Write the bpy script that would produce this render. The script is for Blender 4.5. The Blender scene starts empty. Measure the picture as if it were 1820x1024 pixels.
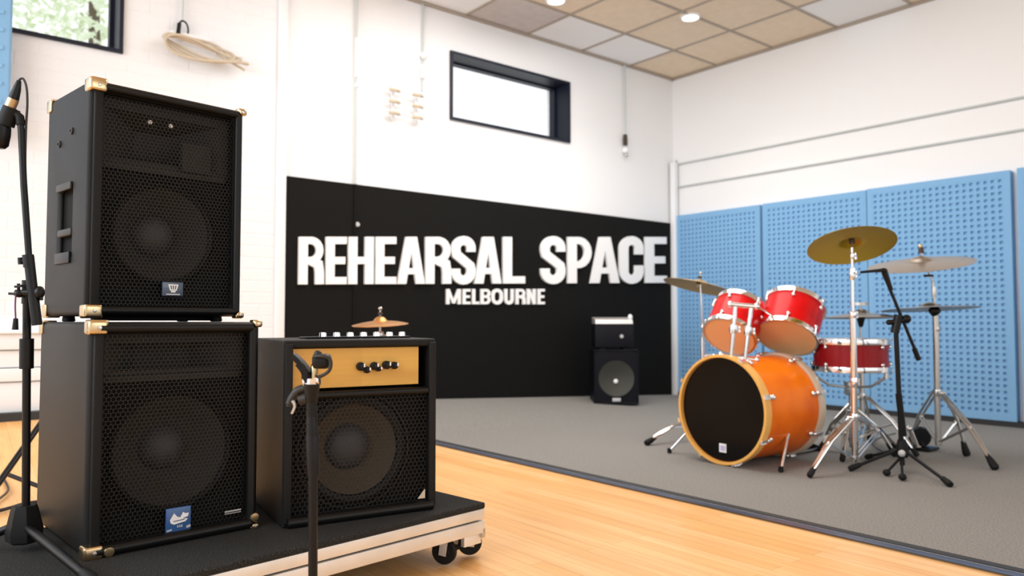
import bpy, bmesh, math, random
from mathutils import Vector, Matrix, Euler
random.seed(7)
SC = bpy.context.scene
COL = SC.collection
PI = math.pi
V = Vector
# ------------------------------------------------------------------ camera
FPX, CXP, CYP, CAMH = 1357.0, 910.0, 512.0, 0.73
PITCH, YAW = math.radians(2.45), math.radians(38.9)
cam_d = bpy.data.cameras.new('camera'); cam = bpy.data.objects.new('camera', cam_d); COL.objects.link(cam)
cam.location = (0, 0, CAMH); cam.rotation_euler = (PI/2 + PITCH, 0, -YAW)
cam_d.sensor_width = 36; cam_d.lens = 36*FPX/1820; cam_d.clip_start = .05
cam_d.dof.use_dof = True; cam_d.dof.focus_distance = 1.95; cam_d.dof.aperture_fstop = 3.2
SC.camera = cam
# ------------------------------------------------------------------ world, lights, exposure
w = bpy.data.worlds.new('world'); SC.world = w; w.use_nodes = True
bgn = w.node_tree.nodes['Background']; bgn.inputs[0].default_value = (.97, .985, 1, 1); bgn.inputs[1].default_value = 1.6
SC.view_settings.view_transform = 'Standard'; SC.view_settings.look = 'None'
SC.view_settings.gamma = 1; SC.view_settings.exposure = -0.38; SC.view_settings.use_curve_mapping = False
def area(name, loc, target, sx, sy, power, col=(1, 1, 1)):
    l = bpy.data.lights.new(name, 'AREA'); l.shape = 'RECTANGLE'; l.size = sx; l.size_y = sy; l.energy = power; l.color = col
    o = bpy.data.objects.new(name, l); COL.objects.link(o); o.location = loc
    o.rotation_euler = (V(target)-V(loc)).to_track_quat('-Z', 'Y').to_euler(); return o
area('rear_fill', (3.5, -3.6, 2.3), (3.8, 3, .6), 5, 1.6, 60, (1, .96, .9))  # added soft fill from behind the camera, no window modelled there
area('daylight_left', (-2.7, 2.4, 2.1), (3.6, 3.6, .7), 4.2, 2.0, 200, (.85, .925, 1))
area('ceiling_fill', (3.2, 3.1, 3.1), (3.2, 3.1, 0), 2.4, 2.2, 110, (1, .99, .97))  # added overhead fill, not one of the ceiling fittings
# ------------------------------------------------------------------ projection helpers (camera at the origin column)
FW = V((math.sin(YAW)*math.cos(PITCH), math.cos(YAW)*math.cos(PITCH), math.sin(PITCH)))
RT = V((math.cos(YAW), -math.sin(YAW), 0)); UP = RT.cross(FW)
def P(px, py, d): return V((0, 0, CAMH)) + (FW + RT*((px-CXP)/FPX) - UP*((py-CYP)/FPX))*d
def G(px, py, z=0):
    r = FW + RT*((px-CXP)/FPX) - UP*((py-CYP)/FPX); return V((0, 0, CAMH)) + r*((z-CAMH)/r.z)
CH = 3.16; YB = 4.9; XR = 6.03
def rise(x, y):     # the floor climbs a little towards the back wall on its left
    k = max(0, min(1, (y-4.05)/.85)); return min(.22, max(0, .05*(XR-x)))*k
# ------------------------------------------------------------------ materials
def mat(name, col, rough=.5, metal=0, bump=None, coat=0, spec=.5, noise=None, emit=None, sheen=0):
    m = bpy.data.materials.new(name); m.use_nodes = True; nt = m.node_tree; b = nt.nodes['Principled BSDF']
    b.inputs['Base Color'].default_value = (*col, 1); b.inputs['Roughness'].default_value = rough
    b.inputs['Metallic'].default_value = metal; b.inputs['Coat Weight'].default_value = coat
    b.inputs['Coat Roughness'].default_value = .08
    b.inputs['Specular IOR Level'].default_value = spec; b.inputs['Sheen Weight'].default_value = sheen
    if emit: b.inputs['Emission Color'].default_value = (*emit[0], 1); b.inputs['Emission Strength'].default_value = emit[1]
    tc = nt.nodes.new('ShaderNodeTexCoord')
    if noise:      # (scale, second colour, amount low, high)
        n = nt.nodes.new('ShaderNodeTexNoise'); n.inputs['Scale'].default_value = noise[0]; n.inputs['Detail'].default_value = 5
        nt.links.new(tc.outputs['Object'], n.inputs['Vector'])
        r = nt.nodes.new('ShaderNodeValToRGB'); r.color_ramp.elements[0].color = (*col, 1); r.color_ramp.elements[1].color = (*noise[1], 1)
        r.color_ramp.elements[0].position = noise[2]; r.color_ramp.elements[1].position = noise[3]
        nt.links.new(n.outputs['Fac'], r.inputs['Fac']); nt.links.new(r.outputs['Color'], b.inputs['Base Color'])
    if bump:       # (scale, strength, distance)
        n = nt.nodes.new('ShaderNodeTexNoise'); n.inputs['Scale'].default_value = bump[0]; n.inputs['Detail'].default_value = 3
        nt.links.new(tc.outputs['Object'], n.inputs['Vector'])
        bp = nt.nodes.new('ShaderNodeBump'); bp.inputs['Strength'].default_value = bump[1]; bp.inputs['Distance'].default_value = bump[2]
        nt.links.new(n.outputs['Fac'], bp.inputs['Height']); nt.links.new(bp.outputs['Normal'], b.inputs['Normal'])
    return m
M = {}
M['wall'] = mat('white wall paint', (.84, .84, .85), .7, bump=(30, .1, .002))
M['beam'] = mat('white gloss paint', (.80, .82, .85), .5)
M['black_wall'] = mat('matt black board', (.0065, .006, .0055), .8, bump=(60, .15, .002), spec=.14)
M['letter'] = mat('white letter', (.92, .91, .9), .5)
M['carpet'] = mat('grey carpet', (.20, .192, .18), .95, noise=(160, (.33, .318, .30), .35, .7), bump=(400, .6, .004), spec=.1)
M['edge_black'] = mat('black carpet edge', (.022, .022, .024), .6)
M['edge_metal'] = mat('grey edge trim', (.10, .115, .17), .35, .4)
M['blue'] = mat('blue acoustic foam', (.215, .43, .69), .8, bump=(200, .2, .002), spec=.25)
M['tolex'] = mat('black tolex', (.008, .008, .008), .5, bump=(700, .8, .0012), spec=.21)
M['piping'] = mat('black vinyl piping', (.005, .005, .005), .4, bump=(500, .25, .0008), spec=.24)
M['black'] = mat('black plastic', (.004, .004, .0045), .38, spec=.25)
M['black_matt'] = mat('matt black interior', (.006, .006, .006), .8, spec=.2)
M['baffle'] = mat('dark baffle', (.003, .003, .003), .8, spec=.15)
M['cone'] = mat('paper cone', (.026, .025, .023), .75, bump=(300, .2, .001), spec=.2)
M['cone_brown'] = mat('brown paper cone', (.06, .048, .035), .75, bump=(300, .2, .001), spec=.2)
M['cap'] = mat('dust cap', (.042, .042, .046), .55, bump=(500, .3, .0008), spec=.3)
M['surround'] = mat('rubber surround', (.006, .006, .006), .6, spec=.2)
M['grille'] = mat('grille metal', (.030, .028, .025), .5, .5)
M['brass'] = mat('brass', (.60, .46, .27), .25, 1, bump=(40, .1, .002))
M['chrome'] = mat('chrome', (.82, .82, .83), .12, 1)
M['steel'] = mat('brushed steel', (.55, .54, .52), .32, 1)
M['alu'] = mat('aluminium extrusion', (.80, .79, .77), .42, .5, noise=(9, (.7, .69, .67), .4, .7))
M['deck_carpet'] = mat('black deck carpet', (.018, .018, .018), .95, noise=(350, (.075, .075, .072), .45, .7), bump=(500, .8, .004), spec=.12)
M['rubber'] = mat('black rubber', (.006, .006, .006), .6, spec=.22)
M['navy'] = mat('navy badge', (.03, .055, .1), .3, coat=.5)
M['badge_blue'] = mat('blue badge', (.03, .1, .28), .3, coat=.5)
M['white'] = mat('white enamel', (.85, .85, .86), .4)
M['grey_badge'] = mat('silver print', (.5, .5, .5), .4)
M['silver'] = mat('silver top', (.5, .48, .47), .4, .4)
M['red'] = mat('red lacquer', (.62, .002, .004), .35, coat=.12, spec=.2, noise=(6, (.5, .002, .004), .4, .6))
M['dark_red'] = mat('dark red lacquer', (.27, .002, .005), .35, coat=.12, spec=.2)
M['hoop_wood'] = mat('natural maple hoop', (.8, .42, .1), .35, coat=.3, spec=.3)
M['hoop_pale'] = mat('pale worn hoop', (.6, .5, .38), .35, coat=.5)
M['head_black'] = mat('black drum head', (.002, .002, .0025), .15, spec=.14)
M['head_skin'] = mat('amber drum head', (.8, .42, .18), .5, coat=.1)
M['head_white'] = mat('white drum head', (.8, .8, .78), .5)
M['cymbal'] = mat('bronze cymbal', (.55, .4, .2), .33, .9)
M['cymbal_gold'] = mat('golden cymbal', (.38, .26, .01), .42, .7)
M['cymbal_pale'] = mat('pale cymbal', (.36, .31, .26), .34, .85)
M['cymbal_copper'] = mat('copper cymbal', (.62, .3, .1), .35, .85)
M['felt'] = mat('dark felt', (.06, .045, .035), .95)
M['window_frame'] = mat('navy window frame', (.006, .009, .022), .45, spec=.3)
M['tile_grey'] = mat('mineral tile', (.80, .655, .50), .9, noise=(14, (.85, .71, .55), .3, .7), bump=(300, .3, .002), spec=.2)
M['tile_violet'] = mat('aged mineral tile', (.58, .52, .5), .9, noise=(14, (.64, .58, .55), .3, .7), spec=.2)
M['tile_white'] = mat('white tile', (.9, .89, .89), .8, spec=.2)
M['tbar'] = mat('ceiling grid', (.38, .32, .26), .5)
M['lamp'] = mat('lamp lens', (1, 1, 1), .5, emit=((1, .97, .9), 14))
M['rope'] = mat('beige rope', (.55, .47, .36), .8)
M['cable'] = mat('black cable', (.012, .012, .014), .45)
M['conduit'] = mat('grey conduit', (.52, .56, .55), .5)
M['mic_gold'] = mat('champagne microphone ring', (.5, .35, .2), .35, .8)
M['purple'] = mat('purple cord', (.12, .02, .14), .5)
M['leaf'] = mat('overexposed leaves', (.62, .74, .46), .7, noise=(3, (.93, .96, .84), .35, .65))  # overexposed daylight is put into the leaf colours
M['bark'] = mat('bark', (.16, .12, .09), .9)
M['pa_blue'] = mat('blue black plastic', (.004, .0045, .008), .45, spec=.18)
M['pa_cone'] = mat('olive grey cone', (.035, .035, .028), .6)

def glass():
    m = bpy.data.materials.new('window glass'); m.use_nodes = True; b = m.node_tree.nodes['Principled BSDF']
    b.inputs['Transmission Weight'].default_value = 1; b.inputs['Roughness'].default_value = 0; b.inputs['IOR'].default_value = 1.05
    b.inputs['Base Color'].default_value = (1, 1, 1, 1); return m
M['glass'] = glass()
def wood(name, cols, axis_len, width, rough=.3, gap=.002, rot=0, coat=.3, uv=None):
    m = bpy.data.materials.new(name); m.use_nodes = True; nt = m.node_tree; b = nt.nodes['Principled BSDF']
    tc = nt.nodes.new('ShaderNodeTexCoord'); mp = nt.nodes.new('ShaderNodeMapping'); mp.inputs['Rotation'].default_value = rot if isinstance(rot, tuple) else (0, 0, rot)
    nt.links.new(tc.outputs['Object'], mp.inputs['Vector'])
    br = nt.nodes.new('ShaderNodeTexBrick'); br.inputs['Scale'].default_value = 1; br.inputs['Brick Width'].default_value = axis_len
    br.inputs['Row Height'].default_value = width; br.inputs['Mortar Size'].default_value = gap; br.inputs['Mortar Smooth'].default_value = .3
    br.inputs['Color1'].default_value = (*cols[0], 1); br.inputs['Color2'].default_value = (*cols[1], 1); br.inputs['Mortar'].default_value = (*cols[2], 1)
    br.inputs['Bias'].default_value = -.1; br.offset = .37
    nt.links.new(mp.outputs['Vector'], br.inputs['Vector'])
    st = nt.nodes.new('ShaderNodeMapping'); st.inputs['Scale'].default_value = (1.3, 22, 22); nt.links.new(mp.outputs['Vector'], st.inputs['Vector'])
    n = nt.nodes.new('ShaderNodeTexNoise'); n.inputs['Scale'].default_value = 1.6; n.inputs['Detail'].default_value = 6; nt.links.new(st.outputs['Vector'], n.inputs['Vector'])
    r = nt.nodes.new('ShaderNodeValToRGB'); r.color_ramp.elements[0].position = .3; r.color_ramp.elements[1].position = .7
    r.color_ramp.elements[0].color = (.86, .78, .68, 1); r.color_ramp.elements[1].color = (1.06, 1.06, 1.05, 1); nt.links.new(n.outputs['Fac'], r.inputs['Fac'])
    mx = nt.nodes.new('ShaderNodeMixRGB'); mx.blend_type = 'MULTIPLY'; mx.inputs[0].default_value = .8
    nt.links.new(br.outputs['Color'], mx.inputs[1]); nt.links.new(r.outputs['Color'], mx.inputs[2]); nt.links.new(mx.outputs[0], b.inputs['Base Color'])
    b.inputs['Roughness'].default_value = rough; b.inputs['Coat Weight'].default_value = coat; b.inputs['Coat Roughness'].default_value = .2
    return m
M['floor'] = wood('oak strip floor', ((.93, .58, .27), (.86, .47, .17), (.6, .33, .12)), 1.3, .058, .38, .0012, rot=PI/2, coat=.15)
M['panel_wood'] = wood('golden oak control panel', ((.62, .36, .07), (.56, .31, .06), (.5, .3, .06)), 3, 2, .5, 0, rot=(PI/2, 0, 0), coat=.05)
M['shell_amber'] = mat('amber maple shell', (.9, .2, .002), .35, coat=.12, spec=.2, noise=(2.5, (.7, .1, .001), .45, .7))
def brick():
    m = bpy.data.materials.new('white painted brick'); m.use_nodes = True; nt = m.node_tree; b = nt.nodes['Principled BSDF']
    tc = nt.nodes.new('ShaderNodeTexCoord'); mp = nt.nodes.new('ShaderNodeMapping'); mp.inputs['Rotation'].default_value = (PI/2, 0, 0)
    nt.links.new(tc.outputs['Object'], mp.inputs['Vector'])
    br = nt.nodes.new('ShaderNodeTexBrick'); br.inputs['Scale'].default_value = 1; br.inputs['Brick Width'].default_value = .23; br.inputs['Row Height'].default_value = .076
    br.inputs['Mortar Size'].default_value = .008; br.inputs['Mortar Smooth'].default_value = 1
    nt.links.new(mp.outputs['Vector'], br.inputs['Vector'])
    n = nt.nodes.new('ShaderNodeTexNoise'); n.inputs['Scale'].default_value = 18; nt.links.new(tc.outputs['Object'], n.inputs['Vector'])
    ad = nt.nodes.new('ShaderNodeMath'); ad.operation = 'MULTIPLY_ADD'; ad.inputs[1].default_value = -.6; nt.links.new(br.outputs['Fac'], ad.inputs[0]); nt.links.new(n.outputs['Fac'], ad.inputs[2])
    bp = nt.nodes.new('ShaderNodeBump'); bp.inputs['Strength'].default_value = .45; bp.inputs['Distance'].default_value = .006
    nt.links.new(ad.outputs[0], bp.inputs['Height']); nt.links.new(bp.outputs['Normal'], b.inputs['Normal'])
    b.inputs['Base Color'].default_value = (.78, .80, .83, 1); b.inputs['Roughness'].default_value = .6; return m
M['brick'] = brick()

# ------------------------------------------------------------------ mesh helpers
def frame_to(d):
    d = V(d).normalized(); a = V((0, 0, 1)) if abs(d.z) < .95 else V((1, 0, 0))
    x = a.cross(d).normalized(); y = d.cross(x); return x, y, d
class MB:
    def __init__(s, off=(0, 0, 0)): s.bm = bmesh.new(); s.off = V(off)
    def _v(s, p): return s.bm.verts.new(V(p)-s.off)
    def box(s, c, sz, rot=None, bev=0, rz=0):
        c = V(c); R = rot if rot else Matrix.Rotation(rz, 3, 'Z'); h = V(sz)/2
        vs = [s._v(c + R @ V((i*h.x, j*h.y, k*h.z))) for i in (-1, 1) for j in (-1, 1) for k in (-1, 1)]
        fs = [s.bm.faces.new([vs[i] for i in f]) for f in ((0, 1, 3, 2), (4, 6, 7, 5), (0, 4, 5, 1), (2, 3, 7, 6), (0, 2, 6, 4), (1, 5, 7, 3))]
        if bev:
            es = list({e for f in fs for e in f.edges})
            bmesh.ops.bevel(s.bm, geom=es, offset=bev, segments=3, affect='EDGES', profile=.5)
        return s
    def tube(s, pts, r, seg=12, caps=True):
        pts = [V(p) for p in pts]; n = len(pts); rs = r if isinstance(r, (list, tuple)) else [r]*n
        rings = []; px = None
        for i, p in enumerate(pts):
            a = pts[max(0, i-1)]; b = pts[min(n-1, i+1)]; t = b-a
            if t.length < 1e-9: t = V((0, 0, 1))
            t.normalize()
            if px is None: x, y, _ = frame_to(t)
            else:
                x = px - t*px.dot(t)
                if x.length < 1e-6: x, y, _ = frame_to(t)
                x.normalize(); y = t.cross(x)
            px = x
            rings.append([s._v(p + x*(rs[i]*math.cos(2*PI*k/seg)) + y*(rs[i]*math.sin(2*PI*k/seg))) for k in range(seg)])
        for a, b in zip(rings, rings[1:]):
            for k in range(seg): s.bm.faces.new([a[k], a[(k+1) % seg], b[(k+1) % seg], b[k]])
        if caps: s.bm.faces.new(rings[0][::-1]); s.bm.faces.new(rings[-1])
        return s
    def lathe(s, prof, o=(0, 0, 0), ax=(0, 0, 1), seg=32):
        o = V(o); x, y, z = frame_to(ax); rings = []
        for (r, h) in prof:
            if r < 1e-6: rings.append([s._v(o+z*h)])
            else: rings.append([s._v(o + z*h + x*(r*math.cos(2*PI*k/seg)) + y*(r*math.sin(2*PI*k/seg))) for k in range(seg)])
        for a, b in zip(rings, rings[1:]):
            for k in range(seg):
                k2 = (k+1) % seg
                if len(a) == 1 and len(b) == 1: break
                if len(a) == 1: s.bm.faces.new([a[0], b[k2], b[k]])
                elif len(b) == 1: s.bm.faces.new([a[k], a[k2], b[0]])
                else: s.bm.faces.new([a[k], a[k2], b[k2], b[k]])
        return s
    def ball(s, c, r, sc=(1, 1, 1), seg=16):
        c = V(c); n = seg//2
        rings = [[s._v(c + V((math.sin(PI*i/n)*math.cos(2*PI*k/seg)*r*sc[0], math.sin(PI*i/n)*math.sin(2*PI*k/seg)*r*sc[1], math.cos(PI*i/n)*r*sc[2]))) for k in range(seg)] for i in range(1, n)]
        t = s._v(c+V((0, 0, r*sc[2]))); b = s._v(c-V((0, 0, r*sc[2])))
        for k in range(seg):
            s.bm.faces.new([t, rings[0][k], rings[0][(k+1) % seg]]); s.bm.faces.new([b, rings[-1][(k+1) % seg], rings[-1][k]])
            for a, c2 in zip(rings, rings[1:]): s.bm.faces.new([a[k], c2[k], c2[(k+1) % seg], a[(k+1) % seg]])
        return s
    def prism(s, poly, fn, t0, t1):      # poly in 2D, fn(u, v, depth) -> point
        a = [s._v(fn(u, v, t0)) for u, v in poly]; b = [s._v(fn(u, v, t1)) for u, v in poly]
        s.bm.faces.new(a); s.bm.faces.new(b[::-1]); n = len(poly)
        for k in range(n): s.bm.faces.new([a[k], b[k], b[(k+1) % n], a[(k+1) % n]])
        return s
    def bar(s, p0, p1, wd, th, side=None):    # flat bar between two points
        p0, p1 = V(p0), V(p1); d = (p1-p0).normalized()
        sd = V(side) if side else d.cross(V((0, 0, 1))); sd = (sd - d*sd.dot(d)).normalized(); n = d.cross(sd)
        vs = [s._v(p + sd*(i*wd/2) + n*(j*th/2)) for p in (p0, p1) for i, j in ((-1, -1), (1, -1), (1, 1), (-1, 1))]
        for f in ((0, 3, 2, 1), (4, 5, 6, 7), (0, 1, 5, 4), (1, 2, 6, 5), (2, 3, 7, 6), (3, 0, 4, 7)): s.bm.faces.new([vs[i] for i in f])
        return s
    def build(s, name, m, parent=None, smooth=True, bev=0):
        bmesh.ops.recalc_face_normals(s.bm, faces=s.bm.faces)
        me = bpy.data.meshes.new(name); s.bm.to_mesh(me); s.bm.free()
        for mm in (m if isinstance(m, (list, tuple)) else [m]): me.materials.append(mm)
        o = bpy.data.objects.new(name, me); COL.objects.link(o)
        if parent: o.parent = parent
        if smooth:
            me.polygons.foreach_set('use_smooth', [True]*len(me.polygons)); me.set_sharp_from_angle(angle=math.radians(38))
        if bev:
            b = o.modifiers.new('bevel', 'BEVEL'); b.width = bev; b.segments = 3; b.limit_method = 'ANGLE'; b.angle_limit = math.radians(40)
        return o
def tag(o, label=None, cat=None, group=None, kind=None):
    if label: o['label'] = label
    if cat: o['category'] = cat
    if group: o['group'] = group
    if kind: o['kind'] = kind
    return o
def thing(name, label, cat, loc=(0, 0, 0), rz=0, group=None):
    o = bpy.data.objects.new(name, None); COL.objects.link(o); o.location = loc; o.rotation_euler = (0, 0, rz); o.empty_display_size = .1
    return tag(o, label, cat, group)
def struct(name, mb, m, **k): return tag(mb.build(name, m, **k), kind='structure')
def arc(cx, cy, r, a0, a1, n=10, ry=None):
    ry = ry or r; return [(cx+r*math.cos(math.radians(a0+(a1-a0)*i/n)), cy+ry*math.sin(math.radians(a0+(a1-a0)*i/n))) for i in range(n+1)]

# ================================================================== THE ROOM
def floor_mesh(x0, x1, y0, y1, nx, ny, zo=0):
    mb = MB(); g = []
    for j in range(ny+1):
        y = y0+(y1-y0)*j/ny; g.append([mb._v((x0+(x1-x0)*i/nx, y, rise(x0+(x1-x0)*i/nx, y)+zo)) for i in range(nx+1)])
    for j in range(ny):
        for i in range(nx): mb.bm.faces.new([g[j][i], g[j][i+1], g[j+1][i+1], g[j+1][i]])
    return mb
XE = 2.555
struct('floor', floor_mesh(-3, XE, -4, YB+.15, 24, 60, -.006), M['floor'])
cp = floor_mesh(XE, XR+.1, -4, YB+.15, 24, 60)
struct('floor_carpet', cp, M['carpet'])
e = floor_mesh(XE-.005, XE+.035, -4, YB, 1, 60, .004); struct('trim_1', e, M['edge_black'])
e = floor_mesh(XE-.05, XE-.005, -4, YB, 1, 60, .001); struct('trim_2', e, M['edge_metal'])
# back wall with two window openings
WZ0, WZ1 = 2.30, 2.845
wins = [(-.25, 1.0), (3.325, 4.605)]
mb = MB()
def slab(mb, x0, x1, z0, z1, y0=YB, y1=YB+.3): mb.box(((x0+x1)/2, (y0+y1)/2, (z0+z1)/2), (x1-x0, y1-y0, z1-z0))
XP = 1.94
slab(mb, 2.0, XR+.3, -.05, WZ0); slab(mb, 2.0, XR+.3, WZ1, CH+.1); slab(mb, 2.0, wins[1][0], WZ0, WZ1); slab(mb, wins[1][1], XR+.3, WZ0, WZ1)
struct('wall_back', mb, M['wall'], smooth=False)
mb = MB()
slab(mb, -3, 2.0, -.05, WZ0); slab(mb, -3, 2.0, WZ1, CH+.1); slab(mb, -3, wins[0][0], WZ0, WZ1); slab(mb, wins[0][1], 2.0, WZ0, WZ1)
struct('wall_back_brick', mb, M['brick'], smooth=False)
struct('trim_3', MB().box((1.97, YB-.015, CH/2), (.062, .03, CH), bev=.004), M['beam'])      # pilaster strip beside the black wall
mb = MB(); mb.box((XR+.15, (YB-4)/2, CH/2), (.3, YB+4.6, CH+.2)); struct('wall_right', mb, M['wall'], smooth=False)
# windows: deep dark reveal, frame and pane
for n, (a, b) in enumerate(wins):
    mb = MB(); t = .022; D0, D1 = YB-.02, YB+.24
    for (x0, x1, z0, z1) in ((a, b, WZ0, WZ0+t), (a, b, WZ1-t, WZ1), (a, a+t, WZ0+t, WZ1-t), (b-t, b, WZ0+t, WZ1-t)):
        slab(mb, x0, x1, z0, z1, D0, D1)
    # inner sash
    for (x0, x1, z0, z1) in ((a+t, b-t, WZ0+t, WZ0+t+.01), (a+t, b-t, WZ1-t-.012, WZ1-t), (a+t, a+t+.01, WZ0+t, WZ1-t), (b-t-.02, b-t, WZ0+t, WZ1-t)):
        slab(mb, x0, x1, z0, z1, YB+.15, YB+.2)
    o = struct('window_%d' % (n+1), mb, M['window_frame'], smooth=False)
    mb = MB(); slab(mb, a+t, b-t, WZ0+t, WZ1-t, YB+.17, YB+.174); mb.build('pane', M['glass'], o, smooth=False)
# ceiling: mineral tiles in a T bar grid
xs = [XR-.64*k for k in range(0, 12)][::-1]; ys = [YB]+[4.36-.60*k for k in range(0, 13)]
mb = MB(); mb.box((1.7, .4, CH+.1), (9.4, 9.4, .1)); ceil = struct('ceiling', mb, M['wall'], smooth=False)
WHITE = {(0, 0), (2, 0), (1, 0)}
mb = MB()
def tile_kind(ix, iy):
    # ix counted from the right wall, iy from the back wall
    if (ix, iy) in ((1, 0), (2, 0), (4, 0), (0, 3), (2, 4), (5, 2)): return 1
    if (ix, iy) in ((3, 0), (4, 1)): return 2
    return 0
for i in range(len(xs)-1):
    for j in range(len(ys)-1):
        x0, x1, y1, y0 = xs[i], xs[i+1], ys[j], ys[j+1]; ix = len(xs)-2-i
        n0 = len(mb.bm.faces); mb.box(((x0+x1)/2, (y0+y1)/2, CH+.02), (x1-x0-.02, y1-y0-.02, .03)); mb.bm.faces.ensure_lookup_table()
        for f in mb.bm.faces[n0:]: f.material_index = tile_kind(ix, j)
tl = mb.build('ceiling_tiles', [M['tile_grey'], M['tile_white'], M['tile_violet']], ceil, smooth=False)
mb = MB()
for x in xs: mb.box((x, .6, CH+.004), (.024, 8.8, .012))
for y in ys: mb.box((2.6, y, CH+.003), (8, .024, .011))
mb.build('ceiling_grid', M['tbar'], ceil, smooth=False)
mb = MB(); mb.box((2.6, YB-.012, CH-.008), (8, .024, .018)); struct('trim_4', mb, M['tbar'])
mb = MB(); mb.box((XR-.012, .6, CH-.008), (.024, 8.8, .018)); struct('trim_5', mb, M['tbar'])
# black board wall area
BX0, BX1, BZ = 2.01, 6.0, 1.695
mb = MB(); mb.box(((BX0+2.5)/2, YB-.012, BZ/2), (2.5-BX0, .024, BZ)); mb.box(((2.506+BX1)/2, YB-.012, BZ/2), (BX1-2.506, .024, BZ))
struct('wall_back_black_board', mb, M['black_wall'], smooth=False)
# white shiplap low on the left of the back wall, black baseboard
mb = MB()
for (z0, z1, y) in ((.24, .40, .035), (.405, .475, .05), (.48, .57, .035), (.575, .66, .055), (.66, .675, .075)):
    mb.box((-.3, YB-y/2, (z0+z1)/2), (3.6, y, z1-z0), bev=.004)
struct('trim_6', mb, M['beam'])
struct('baseboard_back', MB().box((-.3, YB-.035, .212), (3.6, .07, .055)), M['edge_black'])
struct('baseboard_right', MB().box((XR-.02, 1.2, .015), (.09, 7.2, .05)), M['edge_black'])
# white corner strip
struct('trim_7', MB().box((XR-.05, YB-.05, 1.15), (.06, .06, 2.3), bev=.01), M['beam'])

# ---- blue acoustic panels
def acoustic(name, label, y0, y1, z0, z1, d, proj, face='x', x0=0, x1=0):
    L = (y1-y0); H = z1-z0; base = V((XR, (y0+y1)/2, z0)) if face == 'x' else V(((x0+x1)/2, YB, z0))
    if face != 'x': L = x1-x0
    t = thing(name, label, 'acoustic panel', base, 0, 'blue perforated acoustic panels')
    mp = (lambda u, v, k: V((-k, u, v))) if face == 'x' else (lambda u, v, k: V((u, -k, v)))
    m1 = MB(); c = mp(0, H/2, d/2); m1.box(c, (d, L-.006, H) if face == 'x' else (L-.006, d, H), bev=.008)
    # rim bars proud of the pad
    rim = .045
    m2 = MB()
    for (ua, ub, va, vb) in ((-L/2+.003, L/2-.003, 0, rim), (-L/2+.003, L/2-.003, H-rim, H), (-L/2+.003, -L/2+rim, rim, H-rim), (L/2-rim, L/2-.003, rim, H-rim)):
        cc = mp((ua+ub)/2, (va+vb)/2, d+proj/2); s_ = (proj, ub-ua, vb-va) if face == 'x' else (ub-ua, proj, vb-va); m2.box(cc, s_)
    # perforated sheet: each cell is a square frame around a pit
    m3 = MB(); U = L-2*rim; W = H-2*rim; nu = round(U/.046); nv = round(W/.0435); cu = U/nu; cv = W/nv; hole = .24
    def q(pts): m3.bm.faces.new([m3._v(p) for p in pts])
    top = d+proj; bot = d+proj*.15
    G_ = {}
    def vv(i, j):
        if (i, j) not in G_: G_[i, j] = m3._v(mp(-U/2+i*cu, rim+j*cv, top-.002))
        return G_[i, j]
    for i in range(nu):
        for j in range(nv):
            a, b_, c_, d_ = vv(i, j), vv(i+1, j), vv(i+1, j+1), vv(i, j+1)
            uc = -U/2+(i+.5)*cu; vc = rim+(j+.5)*cv
            I = [m3._v(mp(uc+su*cu*hole, vc+sv*cv*hole, top-.002)) for su, sv in ((-1, -1), (1, -1), (1, 1), (-1, 1))]
            B = [m3._v(mp(uc+su*cu*hole*.85, vc+sv*cv*hole*.85, bot)) for su, sv in ((-1, -1), (1, -1), (1, 1), (-1, 1))]
            O = [a, b_, c_, d_]
            for k in range(4):
                k2 = (k+1) % 4; m3.bm.faces.new([O[k], O[k2], I[k2], I[k]]); m3.bm.faces.new([I[k], I[k2], B[k2], B[k]])
            m3.bm.faces.new(B)
    m1.build('backing', M['blue'], t); m2.build('rim', M['blue'], t, smooth=False); m3.build('perforated_sheet', M['blue'], t, smooth=False)
    return t
acoustic('acoustic_panel', 'blue perforated wall panel nearest the room corner, behind the leftmost cymbal', 3.885, 4.83, .04, 1.765, .03, .02)
acoustic('acoustic_panel', 'blue perforated wall panel behind the large golden cymbal', 2.925, 3.865, .04, 1.768, .03, .02)
acoustic('acoustic_panel', 'blue perforated wall panel behind the chrome stand with two stacked cymbals', 1.91, 2.915, .04, 1.77, .05, .02)
acoustic('acoustic_panel', 'blue wall panel cut off by the right edge of the photo', .93, 1.875, .04, 1.775, .05, .02)
t = thing('acoustic_panel', 'tall plain blue panel at the left edge, partly covering the high window', 'acoustic panel', (-.05, YB-.1, 1.70), 0)
MB().box((0, 0, .68), (.98, .1, 1.36), bev=.015).build('pad', M['blue'], t)
mbp = MB()
for k in range(14): mbp.box((0, -.053, .08+k*.095), (.9, .008, .02))
mbp.build('ribs', M['blue'], t)

# ---- wall fixtures
def conduit(label, pts, r=.008, m='conduit', name='conduit'):
    base = V(pts[0]); mb = MB(base); mb.tube(pts, r, 8); o = mb.build(name, M[m]); o.location = base; return tag(o, label, 'conduit')
conduit('upper of two thin white pipes running along the right wall', [(XR-.012, 4.83, 2.285), (XR-.012, -1, 2.26)], .009)
conduit('lower of two thin white pipes running along the right wall', [(XR-.012, 4.83, 2.055), (XR-.012, -1, 2.04)], .009)
conduit('thin upright pipe in the corner where the white walls meet', [(XR-.015, 4.85, 1.78), (XR-.015, 4.85, 2.33)], .009)
t = thing('conduit', 'thin grey cable conduit dropping from the ceiling over the black wall', 'conduit', (2.505, YB-.03, .12))
MB().tube([(0, 0, BZ-.12), (0, 0, CH-.13)], .010, 10).build('tube', M['conduit'], t)
MB().tube([(0, 0, 0), (0, 0, BZ-.12)], .008, 10).build('painted_tube', M['black_wall'], t)
MB().tube([(0, -.006, 2.34), (0, -.006, 2.62)], .013, 10).build('sleeve', M['white'], t)
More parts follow.
